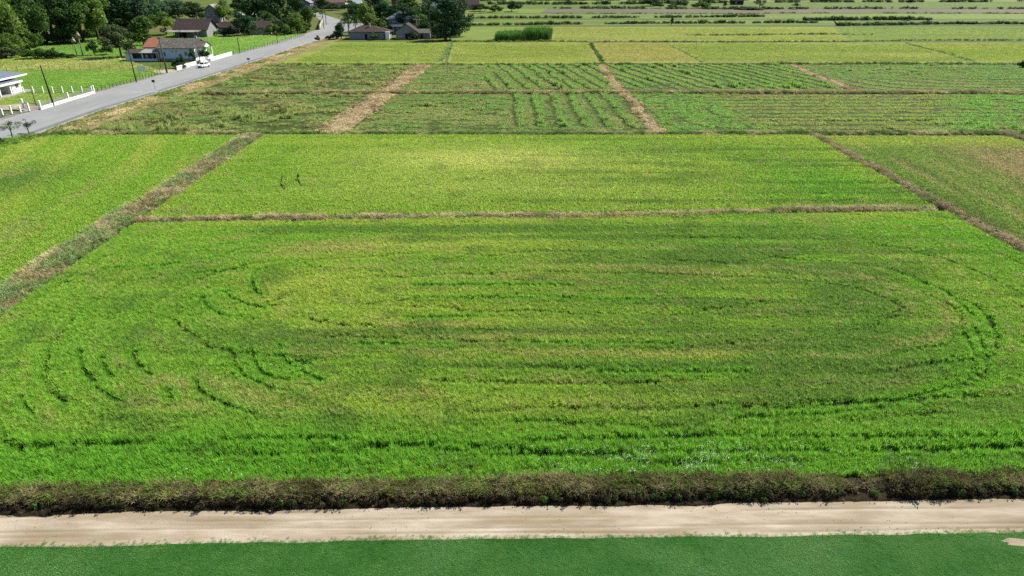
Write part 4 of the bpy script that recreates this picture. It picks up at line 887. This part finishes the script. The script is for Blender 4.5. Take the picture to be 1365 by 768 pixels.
# ------------------------------------------------------------------ car
def car(px, py, rz, label):
    e = empty('car', G(px, py)); e.location.z = .066; e.rotation_euler.z = rz
    paint = mat('car_paint', lin(250, 250, 250) * 1.7, rough=.25, spec=.6); tyre = mat('tyre', lin(40, 40, 42)); rim = METAL; glass = GLASS
    red = mat('tail_lamp', lin(150, 20, 20), rough=.3); lampm = mat('head_lamp', lin(240, 244, 250), rough=.15, spec=.6)
    b = MB(); L = 4.3; Wc = 1.74
    side = [(-2.15, .32), (-2.12, .72), (-1.95, .86), (-1.25, .93), (.95, .93), (1.85, .98), (2.1, .9), (2.15, .5), (2.05, .3)]      # front at -x
    b.prism([(p, q) for p, q in side], -Wc / 2, Wc / 2, 'y'); body = b.build('body', paint, e)
    bv = body.modifiers.new('bevel', 'BEVEL'); bv.width = .09; bv.segments = 3
    c = MB(); lo = [(-1.15, .935), (1.75, .985)]; w0, w1 = Wc / 2 - .06, Wc / 2 - .22
    c.v = [(-1.2, -w0, .94), (-1.2, w0, .94), (1.75, w0, .98), (1.75, -w0, .98), (-.45, -w1, 1.44), (-.45, w1, 1.44), (1.05, w1, 1.44), (1.05, -w1, 1.44)]
    c.f = [(0, 1, 5, 4), (1, 2, 6, 5), (2, 3, 7, 6), (3, 0, 4, 7), (3, 2, 1, 0)]; cab = c.build('windows', glass, e)
    r = MB(); r.box(-.5, 1.1, -w1 - .02, w1 + .02, 1.442, 1.49); ro = r.build('cabin_roof', paint, e); ro.modifiers.new('bevel', 'BEVEL').width = .03
    for sx_ in (-1, 1): MB().tube((-.47, sx_ * w1, 1.45), (-1.22, sx_ * w0, .94), .04, n=6).build('roof_pillar', paint, e); MB().tube((.35, sx_ * (w1 + .01), 1.45), (.35, sx_ * (w0 + .01), .94), .04, n=6).build('roof_pillar', paint, e); MB().tube((1.05, sx_ * w1, 1.45), (1.78, sx_ * w0, .97), .06, n=6).build('roof_pillar', paint, e)
    for xx in (-1.38, 1.32):
        for sy in (-1, 1):
            t = MB().tube((xx, sy * (Wc / 2 - .2), .31), (xx, sy * (Wc / 2 + .015), .31), .31, .31, 18).build('wheel', tyre, e); MB().tube((xx, sy * (Wc / 2 + .016), .31), (xx, sy * (Wc / 2 + .03), .31), .19, .19, 12).build('rim', rim, t)
    for sy in (-1, 1):
        MB().box(-2.17, -2.02, sy * .62 - .17, sy * .62 + .17, .6, .75).build('headlight', lampm, e); MB().box(2.03, 2.165, sy * .64 - .15, sy * .64 + .15, .66, .86).build('tail_light', red, e)
        MB().box(-.95, -.8, sy * .97 - .09, sy * .97 + .09, .95, 1.08).build('mirror', paint, e)
    MB().box(-2.175, -2.1, -.4, .4, .42, .56).build('grille', DARKW, e); MB().box(-2.182, -2.176, -.2, .2, .33, .42).build('number_plate', METAL, e)
    return tag(e, label, 'car')
car(272, 90, math.radians(78), 'white hatchback car driving on the road beside the white wall')

# ------------------------------------------------------------------ other buildings
h = empty('barn', G(234, 49.5)); kx = 1 / ppm(255, 47)
walls_gable(h, 0, 14, 0, 12, 3.2, 7.0, GREYW, 'x'); gable(h, 0, 14, 0, 12, 3.2, 7.0, R_BRN, 'x', .7, .2)
b = MB(); b.prism([(-4.2, 2.3), (-.72, 2.78), (-.72, 2.9), (-4.2, 2.42)], -2.5, 12, 'x'); b.build('lean_to_roof', R_GREY, h)
for i in range(5): MB().box(-2.2 + i * 3.4, -2.0 + i * 3.4, -4.0, -3.8, 0, 2.3).build('post', WOOD, h)
MB().box(2, 5, -.06, -.003, 0, 2.5).build('door', DARKW, h); window(h, 8, 0, 1.2, 1.2, 1, '-y')
tag(h, 'barn with large dark brown tiled roof and grey lean-to behind the pasture', 'barn')
def small_house(name, label, px, py, w, d, ze, zr, mw, mr, axis='x', wins=(), rz=0.0, hipr=False, chim=False, cat='house', door=None, fascia=None):
    h = empty(name, G(px, py), rz)
    if hipr:
        MB().box(0, w, 0, d, 0, ze).build('wall', mw, h); rf = hip(h, 0, w, 0, d, ze, zr, mr, .8, .12, fascia or mr)
    else: walls_gable(h, 0, w, 0, d, ze, zr, mw, axis); rf = gable(h, 0, w, 0, d, ze, zr, mr, axis)
    for (xx, zz, ww, hh) in wins: window(h, xx, 0, zz, ww, hh, '-y')
    if door is not None:
        o = MB().box(door, door + 1, -.07, -.003, 0, 2.1).build('door', DARKW, h); MB().tube((door + .85, -.1, 1), (door + .85, -.1, 1.15), .03).build('handle', METAL, o)
    if chim: MB().box(w * .55, w * .55 + .6, d * .35, d * .35 + .6, ze, zr + 1.0).build('chimney', CREAM, rf)
    return tag(h, label, cat)
small_house('house', 'low house with pink gable half hidden in dark trees', 333, 46, 9, 9, 3.0, 5.4, PINKW, R_BRN, 'x', ((3, 1, 1.2, 1.1), (6, 1, 1.2, 1.1)))
small_house('house', 'dark roofed house behind the shrubs next to the barn', 292, 45, 9, 7, 2.8, 4.8, GREYW, R_BRN, 'x', ((4, 1, 1.2, 1.1),))
small_house('house', 'low house with bright white sheet roof above the dark bushes', 317, 26, 11, 6, 2.6, 3.6, WHITE, WHITE, 'x', ((3, 1, 1.4, 1.1), (8, 1, 1.4, 1.1)))
small_house('house', 'grey gabled building standing among trees behind the barn', 275, 30, 7, 9, 6.5, 9, GREYW, R_GREY, 'y', ((2, 3.5, 1, 1.2), (5, 3.5, 1, 1.2)))
small_house('house', 'low house with brown hipped roof and lilac front beside the palm', 466, 52.5, 14.5, 9, 2.9, 5.2, mat('lilac_wall', lin(190, 188, 206), lin(176, 174, 194), .8), R_BRN, wins=((9.5, 1, 1.6, 1.2), (12.4, 1, 1.2, 1.2)), hipr=True, door=6.6, chim=True)
small_house('house', 'brown roofed wing joined to the lilac fronted house', 496, 52.3, 7.2, 7, 2.7, 4.6, GREYW, R_BRN, wins=((2, 1, 1.2, 1.1),), hipr=True, door=4.4)
small_house('house', 'weathered brown roofed house between white posts and the big tree', 528, 52, 9, 8, 3.0, 6.0, GREYW, R_BRN, 'y', ((2, 1, 1.3, 1.2), (6.5, 1, 1.3, 1.2)), door=4)
small_house('house', 'low outbuilding with sagging roof under the big dark tree', 545, 51.5, 9, 6, 2.3, 3.6, GREYW, R_OLD, 'x', ((2, .9, 1.2, 1),), door=5)
h = empty('two_storey_house', G(519, 45)); MB().box(0, 11, 0, 9, 0, 6.2).build('wall', mat('grey_green_wall', lin(168, 178, 176), lin(184, 192, 188), .8), h)
hip(h, 0, 11, 0, 9, 6.2, 9.6, R_PALE, .9, .15, GREYW)
for xx in (1.2, 3.3, 5.5, 8): window(h, xx, 0, 4.0, 1.2, 1.4, '-y'); window(h, xx, 0, 1.0, 1.2, 1.3, '-y')
b = MB().box(0, 11, -1.8, -.003, 3.0, 3.16); b.build('balcony', GREYW, h)
for i in range(6): MB().box(.1 + i * 2.1, .28 + i * 2.1, -1.75, -1.57, 0, 2.999).build('column', WHITE, h)
MB().box(0, 11, -1.8, -1.72, 3.17, 4.0).build('railing', WHITE, h)
tag(h, 'grey two-storey house with pale hipped roof among trees', 'house')
small_house('house', 'large far house with mauve brown roof beyond the road bend', 413, 12, 26, 12, 4.5, 8.2, CREAM, mat('mauve_roof', lin(146, 118, 114), lin(162, 134, 128), .8), 'x', ((4, 1.5, 2, 1.6), (12, 1.5, 2, 1.6), (20, 1.5, 2, 1.6)))
small_house('house', 'far blue grey house between dark trees left of the road bend', 395, 14, 10, 9, 5, 8, mat('blue_grey_wall', lin(120, 128, 170), lin(140, 148, 186), .8), R_GREY, 'y', ((3, 2, 1.4, 1.4), (7, 2, 1.4, 1.4)))
small_house('house', 'far low house with brown roof behind the shrub line', 600, 13, 20, 10, 3.5, 6.5, CREAM, R_BRN, 'x', ((5, 1.2, 1.6, 1.4), (14, 1.2, 1.6, 1.4)))
small_house('house', 'far brownish house peeping over the trees behind the two-storey house', 522, 8, 14, 10, 5, 8.5, mat('brick_wall', lin(140, 104, 92), lin(156, 118, 104), .8), R_BRN, 'x', ((4, 2, 1.6, 1.4), (10, 2, 1.6, 1.4)))
small_house('house', 'far grey blue roofed house left of the big dark tree', 566, 17, 12, 9, 3.2, 6.0, GREYW, R_SLATE, 'x', ((4, 1.2, 1.4, 1.2),))
small_house('house', 'far pale roofed house behind the palm across the road bend', 456, 11, 14, 9, 3.2, 5.4, WHITE, R_PALE, 'x', ((4, 1.2, 1.4, 1.2), (9, 1.2, 1.4, 1.2)))
small_house('shed', 'small dark shed on the plain near the ploughed strip', 976, 6.5, 9, 6, 3.4, 6.0, mat('dark_boards', lin(70, 72, 70), lin(86, 86, 82), 1), R_BRN, 'x', ((3, 1.2, 1.2, 1),), cat='shed')
# cream wall at the bend
a, b2 = G(426, 40), G(431, 27); e = empty('cream_wall', a); dv = b2 - a; e.rotation_euler.z = math.atan2(dv.y, dv.x)
MB().box(0, dv.length, -.12, .12, 0, 2.2).build('panel', CREAM, e); MB().box(0, dv.length, -.2, .2, 2.202, 2.35).build('coping', R_BRN, e); MB().box(-.5, -.003, -.25, .25, 0, 2.6).build('pillar', PINKW, e)
tag(e, 'cream boundary wall with brown coping along the road bend', 'wall')
# ball hoop stand and goal frame near the houses
e = empty('basketball_hoop', G(582, 51.5)); hh = height(582, 51.5, 33)
MB().tube((0, 0, 0), (0, 0, hh - .9), .12, .1).build('post', POLED, e); bb = MB().box(-1.0, 1.0, -.22, -.12, hh - 1.5, hh); bb.build('backboard', mat('yellow_board', lin(206, 200, 140), lin(220, 214, 160), 1), e)
ri = MB()
for i in range(12):
    a0, a1 = i / 12 * 6.283, (i + 1) / 12 * 6.283; ri.tube((.25 * math.cos(a0), -.5 + .25 * math.sin(a0), hh - 1.15), (.25 * math.cos(a1), -.5 + .25 * math.sin(a1), hh - 1.15), .02, n=4)
ri.build('hoop_ring', R_RED, e); tag(e, 'yellowish basketball backboard on a pole beside the big dark tree', 'basketball hoop')
e = empty('crossbeam_post', G(556, 47)); hh = height(556, 47, 25)
MB().tube((0, 0, 0), (0, 0, hh), .16, .14).build('post', CREAM, e); MB().box(-1.5, 2.2, -.12, .12, hh - .5, hh - .25).build('beam', CREAM, e); MB().tube((2.0, 0, hh - 1.4), (2.0, 0, hh - .502), .1).build('hanger', CREAM, e)
tag(e, 'pale post with a crossbeam behind the brown roofed house', 'post')
e = empty('white_pillar', G(517, 52.8)); MB().box(-.8, .8, -.3, .3, 0, 2.9).build('panel', WHITE, e); MB().box(-.9, .9, -.4, .4, 2.902, 3.1).build('cap', WHITE, e); tag(e, 'white gate pillar at the end of the brown hipped house', 'pillar')
for px, py, top, lab in ((103, 75, 49.5, 'pale slim trunk with straw cap left of its twin in the pasture'), (110.5, 74, 42, 'taller pale slim trunk with straw cap beside the other one')):
    e = empty('capped_post', G(px, py)); hh = height(px, py, top); MB().tube((0, 0, 0), (0, 0, hh - 1.0), .2, .13).build('post', PALEBARK, e, True)
    c = MB(); c.tube((0, 0, hh - 1.7), (0, 0, hh - .5), .75, .35, 12); c.tube((0, 0, hh - .499), (0, 0, hh), .35, .05, 12); c.build('straw_cap', mat('straw_cap', lin(196, 186, 140), lin(214, 204, 160), 3), e, True); tag(e, lab, 'post', 'capped posts in the pasture')

# ================================================================== TREES
def crown_mesh(kind, seed, n=3600):
    R = random.Random(seed); lumps = []; v = []; f = []; lc = []
    nl = {'round': 20, 'tall': 22, 'spread': 18, 'bush': 14, 'airy': 11}[kind]
    for i in range(nl):
        u = Vector((R.gauss(0, 1), R.gauss(0, 1), R.gauss(0, 1))).normalized(); r = R.uniform(.35, .92)
        c = Vector((u.x * r, u.y * r, u.z * r))
        if kind == 'spread': c.z = abs(c.z) * .9 - .2
        if kind == 'airy': c.z *= .75
        if kind == 'bush': c.z = c.z * .8 - .1
        if kind == 'tall': c.x *= .8 + .3 * (c.z < 0); c.y *= .8 + .3 * (c.z < 0)
        lumps.append((c, R.uniform(.16, .40)))
    if kind != 'airy': lumps.append((Vector((0, 0, 0)), .5))
    tot = sum(q[1] ** 2 for q in lumps)
    for c, r in lumps:
        tone = R.random()
        for i in range(int(n * r * r / tot)):
            u = Vector((R.gauss(0, 1), R.gauss(0, 1), R.gauss(0, 1))).normalized(); k = r * (1 - abs(R.gauss(0, .22)))
            p = c + u * k; p.z = max(p.z, -1.0)
            nm = (u * .9 + Vector((R.gauss(0, .6), R.gauss(0, .6), R.gauss(0, .6) + .35))).normalized(); q = nm.to_track_quat('Z', 'Y'); a = R.uniform(0, 6.28); s = R.uniform(.035, .075)
            x_ = q @ Vector((math.cos(a) * s, math.sin(a) * s, 0)); y_ = q @ Vector((-math.sin(a) * s * .6, math.cos(a) * s * .6, 0))
            b = len(v); v += [tuple(p - x_), tuple(p - y_), tuple(p + x_), tuple(p + y_)]; f.append((b, b + 1, b + 2, b + 3)); lc.append(.5 * tone + .5 * R.random())
    m = bpy.data.meshes.new('crown'); m.from_pydata(v, [], f); m.update()
    a = m.attributes.new('lc', 'FLOAT', 'FACE'); a.data.foreach_set('value', lc); m.materials.append(None); return m
CROWN = {k: [crown_mesh(k, 500 + 7 * i + len(k), 4200) for i in range(3)] for k in ('round', 'tall', 'spread', 'bush')}
CROWN['airy'] = [crown_mesh('airy', 900 + i, 900) for i in range(3)]
def trunk_mesh(seed):
    R = random.Random(seed); b = MB(); p = Vector((0, 0, -.02)); 
    q = Vector((R.uniform(-.03, .03), R.uniform(-.03, .03), .45)); b.tube(p, q, .035, .024, 8); b.tube(q, q + Vector((R.uniform(-.05, .05), R.uniform(-.05, .05), .4)), .024, .008, 7)
    for i in range(5):
        z = R.uniform(.22, .5); a = R.uniform(0, 6.28); r = R.uniform(.15, .26); s = Vector((q.x * z / .45, q.y * z / .45, z)); m_ = s + Vector((r * .5 * math.cos(a), r * .5 * math.sin(a), .12)); e_ = s + Vector((r * math.cos(a), r * math.sin(a), .32))
        b.tube(s, m_, .016, .011, 6); b.tube(m_, e_, .011, .004, 6)
    return b.mesh('trunk')
TRUNK = [trunk_mesh(i) for i in range(4)]
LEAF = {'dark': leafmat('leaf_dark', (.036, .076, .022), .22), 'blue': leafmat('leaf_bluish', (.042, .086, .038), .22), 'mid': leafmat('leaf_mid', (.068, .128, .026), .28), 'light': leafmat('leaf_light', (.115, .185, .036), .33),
        'yel': leafmat('leaf_yellowish', (.100, .165, .030), .33), 'olive': leafmat('leaf_olive', (.062, .090, .034), .22)}
tn = [0]
def tree(px, py, top, wpx, kind, leaf, label, group=None, cr=.78, name='tree', dy=0, bark=BARK, cat='tree'):
    tn[0] += 1; i = tn[0]; b = G(px, py); hh = height(px, py, top); w = wpx / ppm(px, py); e = empty(name, b, i * 1.7)
    t = bpy.data.objects.new('trunk', TRUNK[i % 4]); COL.objects.link(t); t.parent = e; t.scale = (min(hh, w * 1.4),) * 2 + (hh,)
    if not TRUNK[i % 4].materials: TRUNK[i % 4].materials.append(BARK)
    t.material_slots[0].link = 'OBJECT'; t.material_slots[0].material = bark
    me = CROWN[kind][i % 3]; c = bpy.data.objects.new('crown', me); COL.objects.link(c); c.parent = e; c.material_slots[0].link = 'OBJECT'; c.material_slots[0].material = LEAF[leaf]
    ch = hh * cr; c.scale = (w / 1.9, w / 1.9, ch / 1.85); c.location.z = hh - ch * .5
    return tag(e, label, cat, group)
# dark wood on the left: front to back
for a in (
    (20, 70, -6, 58, 'tall', 'yel', 'tall yellowish green tree at the near corner of the dark wood', None, .98),
    (-22, 72, -12, 60, 'tall', 'mid', 'tall green tree beside the yellowish one at the wood corner', None, .95),
    (44, 64, -12, 46, 'round', 'mid', 'green tree right behind the tall yellowish corner tree', None, .9),
    (62, 58, -16, 46, 'tall', 'blue', 'dark bluish tree deep in the wood behind the pasture', None, .88),
    (84, 58.5, -10, 50, 'round', 'dark', 'dark round tree with bare trunk showing at the pasture edge', None, .84),
    (112, 56, -12, 48, 'tall', 'mid', 'leafy green tree above the two capped posts', None, .85),
    (132, 54, -8, 46, 'round', 'light', 'light green tree at the end of the wood by the pasture', None, .82),
    (160, 46, -14, 58, 'round', 'blue', 'large bluish dark tree above the deep shade of the wood', None, .8),
    (192, 44, -12, 54, 'round', 'blue', 'large dark tree right of the deep shade in the wood', None, .85),
    (162, 76, 37, 46, 'round', 'olive', 'dark olive tree with wide crown and short trunk left of the shed', None, .82),
    (192, 60, 21, 42, 'round', 'mid', 'dense tree with lit top behind the red roofed annex', None, .88),
    (222, 46, 15, 36, 'round', 'light', 'bright light green round tree left of the barn', None, .85),
    (126, 73.5, 56, 17, 'round', 'dark', 'small round dark tree on the pasture beside the capped posts', None, .84),
    (142, 73, 59, 18, 'bush', 'dark', 'low dark bushy tree between the small round tree and olive tree', None, .85),
    (120, 50, 34, 26, 'bush', 'light', 'light green bushes under the trees at the wood edge', None, .95),
    (235, 28, 3, 40, 'round', 'blue', 'bluish green tree behind the barn roof on its left', None, .9),
    (262, 26, 2, 40, 'round', 'dark', 'dark green tree behind the ridge of the barn', None, .9),
    (205, 26, -8, 50, 'round', 'blue', 'broad bluish tree behind the bright round tree', None, .9),
    (299, 30, 2, 30, 'tall', 'light', 'light green feathery tree right of the grey gabled building', None, .92),
    (282, 47, 36, 22, 'bush', 'mid', 'green shrubs at the right end of the barn', None, .95),
    (305, 48, 33, 24, 'bush', 'dark', 'dark shrubs in front of the dark roofed house', None, .95),
    (326, 47, 18, 36, 'round', 'blue', 'round bluish tree standing left of the pink gable', None, .92),
    (318, 22, -6, 30, 'round', 'dark', 'dark tree behind the bright white sheet roof', None, .9),
    (348, 34, -16, 52, 'tall', 'dark', 'very tall dark tree behind the pink gabled house', None, .9),
    (374, 36, -14, 44, 'round', 'dark', 'broad dark tree between the pink gable and the road bend', None, .88),
    (364, 46, 27, 20, 'bush', 'light', 'pale shrub right of the pink gable', None, .95),
    (381, 46.5, 28, 24, 'bush', 'mid', 'green shrub in front of the broad dark tree', None, .95),
    (397, 45, 20, 26, 'round', 'light', 'light green tree at the roadside before the cream wall', None, .92),
    (412, 40, 8, 26, 'round', 'mid', 'green tree leaning over the cream wall', None, .9),
    (421, 22, 7, 22, 'round', 'mid', 'rounded tree beyond the road bend in front of the mauve roof', None, .92),
    (395, 22, -6, 30, 'round', 'dark', 'dark tree beside the far blue grey house', None, .9),
    (14, 73, 34, 40, 'bush', 'yel', 'yellowish lower foliage of the wood corner by the brown shrub', None, .99),
    (40, 68, 30, 34, 'bush', 'mid', 'green lower foliage next to the yellowish wood corner', None, .99),
    (0, 58, -18, 70, 'round', 'dark', 'broad dark tree filling the wood behind the yellowish corner tree', None, .97),
    (30, 54, -22, 60, 'round', 'dark', 'dark tree standing deep behind the wood corner', None, .97),
    (72, 52, -24, 60, 'round', 'dark', 'dark background tree behind the bare trunk at the pasture edge', None, .97),
    (100, 50, -22, 56, 'round', 'blue', 'bluish background tree behind the capped posts', None, .97),
    (130, 46, -20, 56, 'round', 'dark', 'dark background tree behind the light green tree of the wood', None, .97),
    (176, 40, -16, 60, 'round', 'dark', 'dark background tree filling the deep shade of the wood', None, .97),
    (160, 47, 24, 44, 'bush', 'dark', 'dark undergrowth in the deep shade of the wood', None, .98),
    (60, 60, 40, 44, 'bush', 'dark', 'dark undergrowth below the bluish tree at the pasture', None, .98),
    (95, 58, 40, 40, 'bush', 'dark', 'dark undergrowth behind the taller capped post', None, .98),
    (24, 64, 44, 40, 'bush', 'dark', 'dark undergrowth below the tall yellowish corner tree', None, .98),
    (215, 30, 4, 44, 'round', 'blue', 'dense bluish tree closing the gap behind the bright round tree', None, .97),
    (336, 42, 20, 40, 'bush', 'dark', 'dark thicket behind the low pink gabled house', None, .98),
    (362, 42, 14, 44, 'bush', 'dark', 'dark thicket left of the broad dark tree', None, .98),
    (388, 43, 16, 36, 'bush', 'dark', 'dark thicket behind the light green roadside tree', None, .98),
    (405, 43, 24, 24, 'bush', 'mid', 'green thicket left of the cream wall', None, .98),
    (556, 46, 22, 30, 'bush', 'dark', 'dark thicket behind the outbuilding', None, .98),
    (575, 48, 16, 40, 'bush', 'dark', 'dark thicket left of the very large tree', None, .98),
    (530, 20, 2, 40, 'bush', 'dark', 'dark trees behind the roof of the two-storey house', None, .98),
    (442, 14, 4, 30, 'bush', 'dark', 'dark hedge tree in front of the far mauve roof', None, .98),
    # middle cluster
    (489, 46, 5, 34, 'round', 'light', 'soft light green tree behind the lilac fronted house', None, .85),
    (508, 46, 19, 30, 'bush', 'mid', 'bushy palm-like thicket left of the two-storey house', None, .95),
    (544, 44, 8, 40, 'round', 'dark', 'dark tree hugging the two-storey house', None, .85),
    (594, 53, -8, 62, 'round', 'blue', 'very large dark tree at the field edge by the backboard', None, .9),
    (612, 48, -4, 36, 'tall', 'dark', 'dark upright tree on the far side of the very large one', None, .92),
    (600, 53.5, 30, 30, 'bush', 'blue', 'low foliage at the foot of the very large dark tree', None, .97),
    (560, 50, 36, 20, 'bush', 'mid', 'shrub between the outbuilding and the very large dark tree', None, .95),
    (552, 52.5, 40, 16, 'bush', 'dark', 'dark garden shrub in front of the outbuilding', None, .95),
    (500, 53, 43, 14, 'bush', 'mid', 'small garden shrub before the brown hipped house', None, .95),
    (455, 52, 30, 18, 'round', 'dark', 'dark small tree at the roadside left of the lilac house', None, .85),
    (448, 52, 40, 14, 'bush', 'blue', 'bluish shrub on the inside of the road bend', None, .95),
    (425, 56, 47, 9, 'bush', 'olive', 'little dark bush at the road edge on the verge', None, .95),
    (438, 53, 46, 9, 'bush', 'dark', 'second little bush on the verge before the road bend', None, .95),
    (470, 18, 0, 34, 'round', 'dark', 'dark tree beside the far pale roofed house', None, .92),
    (500, 14, -6, 40, 'round', 'blue', 'far bluish tree behind the soft light green one', None, .92),
    (545, 14, -4, 36, 'round', 'mid', 'far tree right of the brownish house', None, .92),
    (450, 6, -10, 40, 'round', 'dark', 'far dark tree behind the mauve brown roof', None, .92),
    (575, 10, -6, 30, 'round', 'dark', 'far dark tree behind the very large one', None, .92),
    (640, 15, 2, 26, 'bush', 'dark', 'dark bushy tree by the far low brown roof', None, .95),
    (660, 16, 4, 22, 'bush', 'mid', 'lighter bushy tree in the far shrub group', None, .95),
    (682, 15.5, 1, 26, 'bush', 'dark', 'dark bushy tree at the end of the far shrub group', None, .95),
    (524, 34, 6, 34, 'round', 'dark', 'dark tree rising behind the pale hipped roof', None, .95),
    (556, 38, 10, 36, 'round', 'mid', 'green tree filling the space behind the crossbeam post', None, .95),
    (476, 30, 8, 30, 'round', 'dark', 'dark tree across the road bend behind the palms', None, .95),
    (512, 26, 2, 34, 'round', 'blue', 'bluish tree left of the pale hipped roof', None, .95),
    (574, 30, 0, 40, 'round', 'dark', 'dark tree touching the left side of the very large one', None, .95),
    (430, 12, -4, 26, 'round', 'mid', 'green tree beside the far mauve roof', None, .95),
    (496, 50, 32, 22, 'bush', 'light', 'fresh green shrub between the hipped roofs and the thicket', None, .95),
    # left belt of shrubs
    (10, 77.5, 58, 36, 'bush', 'olive', 'brownish shrub at the foot of the yellowish corner tree', None, .98),
    (36, 79, 66, 24, 'bush', 'mid', 'low green shrub in the belt before the pasture', None, .98),
    (56, 78, 60, 26, 'bush', 'mid', 'rounded green shrub in the middle of the belt', None, .98),
    (70, 78, 62, 24, 'bush', 'dark', 'dark shrub right of the rounded one in the belt', None, .98),
    (82, 78, 70, 16, 'bush', 'dark', 'low dark shrub beside the two capped posts', None, .98),
    (96, 77.5, 70, 14, 'bush', 'olive', 'low shrub around the foot of the capped posts', None, .98),
    # blue house garden
    (242, 90, 72, 13, 'round', 'dark', 'small dark tree in front of the pale blue wall', None, .88),
    (232, 91, 80, 12, 'bush', 'blue', 'bluish shrub beside the small dark garden tree', None, .98),
    (241, 92, 80.5, 14, 'bush', 'blue', 'bluish green shrub behind the white boundary wall', None, .98),
    (275, 83, 62, 14, 'round', 'dark', 'dark leafy tree shading the porch of the blue house', None, .85),
    (258, 84, 66, 9, 'round', 'olive', 'thin leafy tree at the corner of the pale blue wall', None, .7),
    # small roadside trees
    (17, 185, 160, 24, 'airy', 'mid', 'small airy tree with thin trunk on the verge at the road edge', None, .66),
    (39, 178, 157, 21, 'airy', 'dark', 'small dark airy tree leaning over the road beside its paler neighbour', None, .66),
    (3, 192, 183, 14, 'bush', 'dark', 'low dark shrub under the small airy trees', None, .98),
    # far plain
    (905, 9, -2, 22, 'bush', 'blue', 'far bushy tree left of the small dark shed', None, .95),
    (935, 11, 0, 28, 'bush', 'mid', 'far light bush group beside the small dark shed', None, .95),
    (880, 11, 2, 20, 'bush', 'dark', 'far dark bush at the start of the plain trees', None, .95),
    (867, 8, -6, 24, 'bush', 'dark', 'far dark tree rising past the first plain bush', None, .95),
    (895, 11.5, 4, 12, 'round', 'mid', 'far rounded green bush at the ploughed strip', None, .95),
    (966, 9.5, 3, 6, 'round', 'dark', 'tiny upright tree next to the small dark shed', None, .85),
    (1000, 13, 8, 36, 'bush', 'dark', 'low wide dark bush right of the small dark shed', None, .98),
    (1012, 12.5, -2, 18, 'airy', 'olive', 'far airy tree behind the low wide dark bush', None, .7),
    (1062, 12.5, 0, 18, 'airy', 'olive', 'far airy tree alone on the green strip', None, .7),
    (895, 33, 23.5, 6.5, 'round', 'dark', 'single small dark tree in the shrub line', None, .85),
    (1209, 27.5, 20.5, 12, 'round', 'dark', 'rounded dark bush rising from the thick shrub row', None, .95),
    (1237, 32.5, 27, 8, 'round', 'dark', 'small dark bush in the long front shrub row', None, .95),
    (1213, 4, -1, 10, 'round', 'dark', 'little dark tree on the farthest green strip', None, .9),
    (1362, 90, 79, 12, 'bush', 'dark', 'dark bush at the edge of the rounded furrow plot', None, .98)):
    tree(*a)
# palms
def palm(px, py, top, wpx, label):
    b = G(px, py); hh = height(px, py, top); w = wpx / ppm(px, py) / 2; e = empty('palm_tree', b); R = random.Random(px)
    MB().tube((0, 0, -.1), (.15, 0, hh * .62), .24, .17, 9).build('trunk', BARK, e, True)
    m = MB(); fr = []
    for i in range(20):
        a = i / 20 * 6.283 + R.uniform(-.15, .15); up = R.uniform(.1, 1.1); L_ = w * R.uniform(.85, 1.1); pr = None
        for j in range(9):
            t = j / 8; r = L_ * t; z = hh * .62 + up * hh * .3 * t * 1.6 - (t ** 2) * hh * .36 * 1.15; c = Vector((.15 + r * math.cos(a), r * math.sin(a), z)); fr.append(c)
            if pr is not None:
                d = (c - pr); s = Vector((-math.sin(a), math.cos(a), 0)); ll = .75 * (1 - abs(t - .45)) * w * .35
                for k in (-1, 1):
                    for q in (0, .5):
                        o_ = pr + d * q; tip = o_ + s * k * ll + Vector((0, 0, -.35 * ll)) + d * .5; m.poly([o_, o_ + d * .42, tip])
            pr = c
    o = m.build('fronds', LEAF['dark'], e); return tag(e, label, 'palm')
palm(465, 46, 11, 27, 'dark palm tree with drooping fronds beside the road bend')
palm(474, 42, 13, 18, 'smaller palm tree right behind the larger one')
# tall grass clump in the yellow plots
def clump(pts, hs, seed, label):
    P = pxl(*pts); xs = [p[0] for p in P]; ys = [p[1] for p in P]; x, y, rs = grid(min(xs), max(xs), min(ys), max(ys), .5, seed); k = inside(x, y, P); x, y = x[k], y[k]; n = len(x)
    c = T(lin(92, 136, 60), n) * rs.uniform(.55, 1.2, (n, 1))
    scatter('tall_grass', x, y, 0, c, 2.2, hs * (.75 + .5 * fbm(x * .3, y * .3, seed)) * rs.uniform(.75, 1.15, n), 'weed', label, 'grass', seed, .08)
clump([(661, 54.5), (700, 54.5), (704, 51), (664, 50.5)], 4.2, 601, 'lower dense part of the tall grass clump in the yellow plots')
clump([(699, 54), (733, 53.5), (735, 50), (704, 50)], 6.0, 602, 'taller dense part of the tall grass clump in the yellow plots')
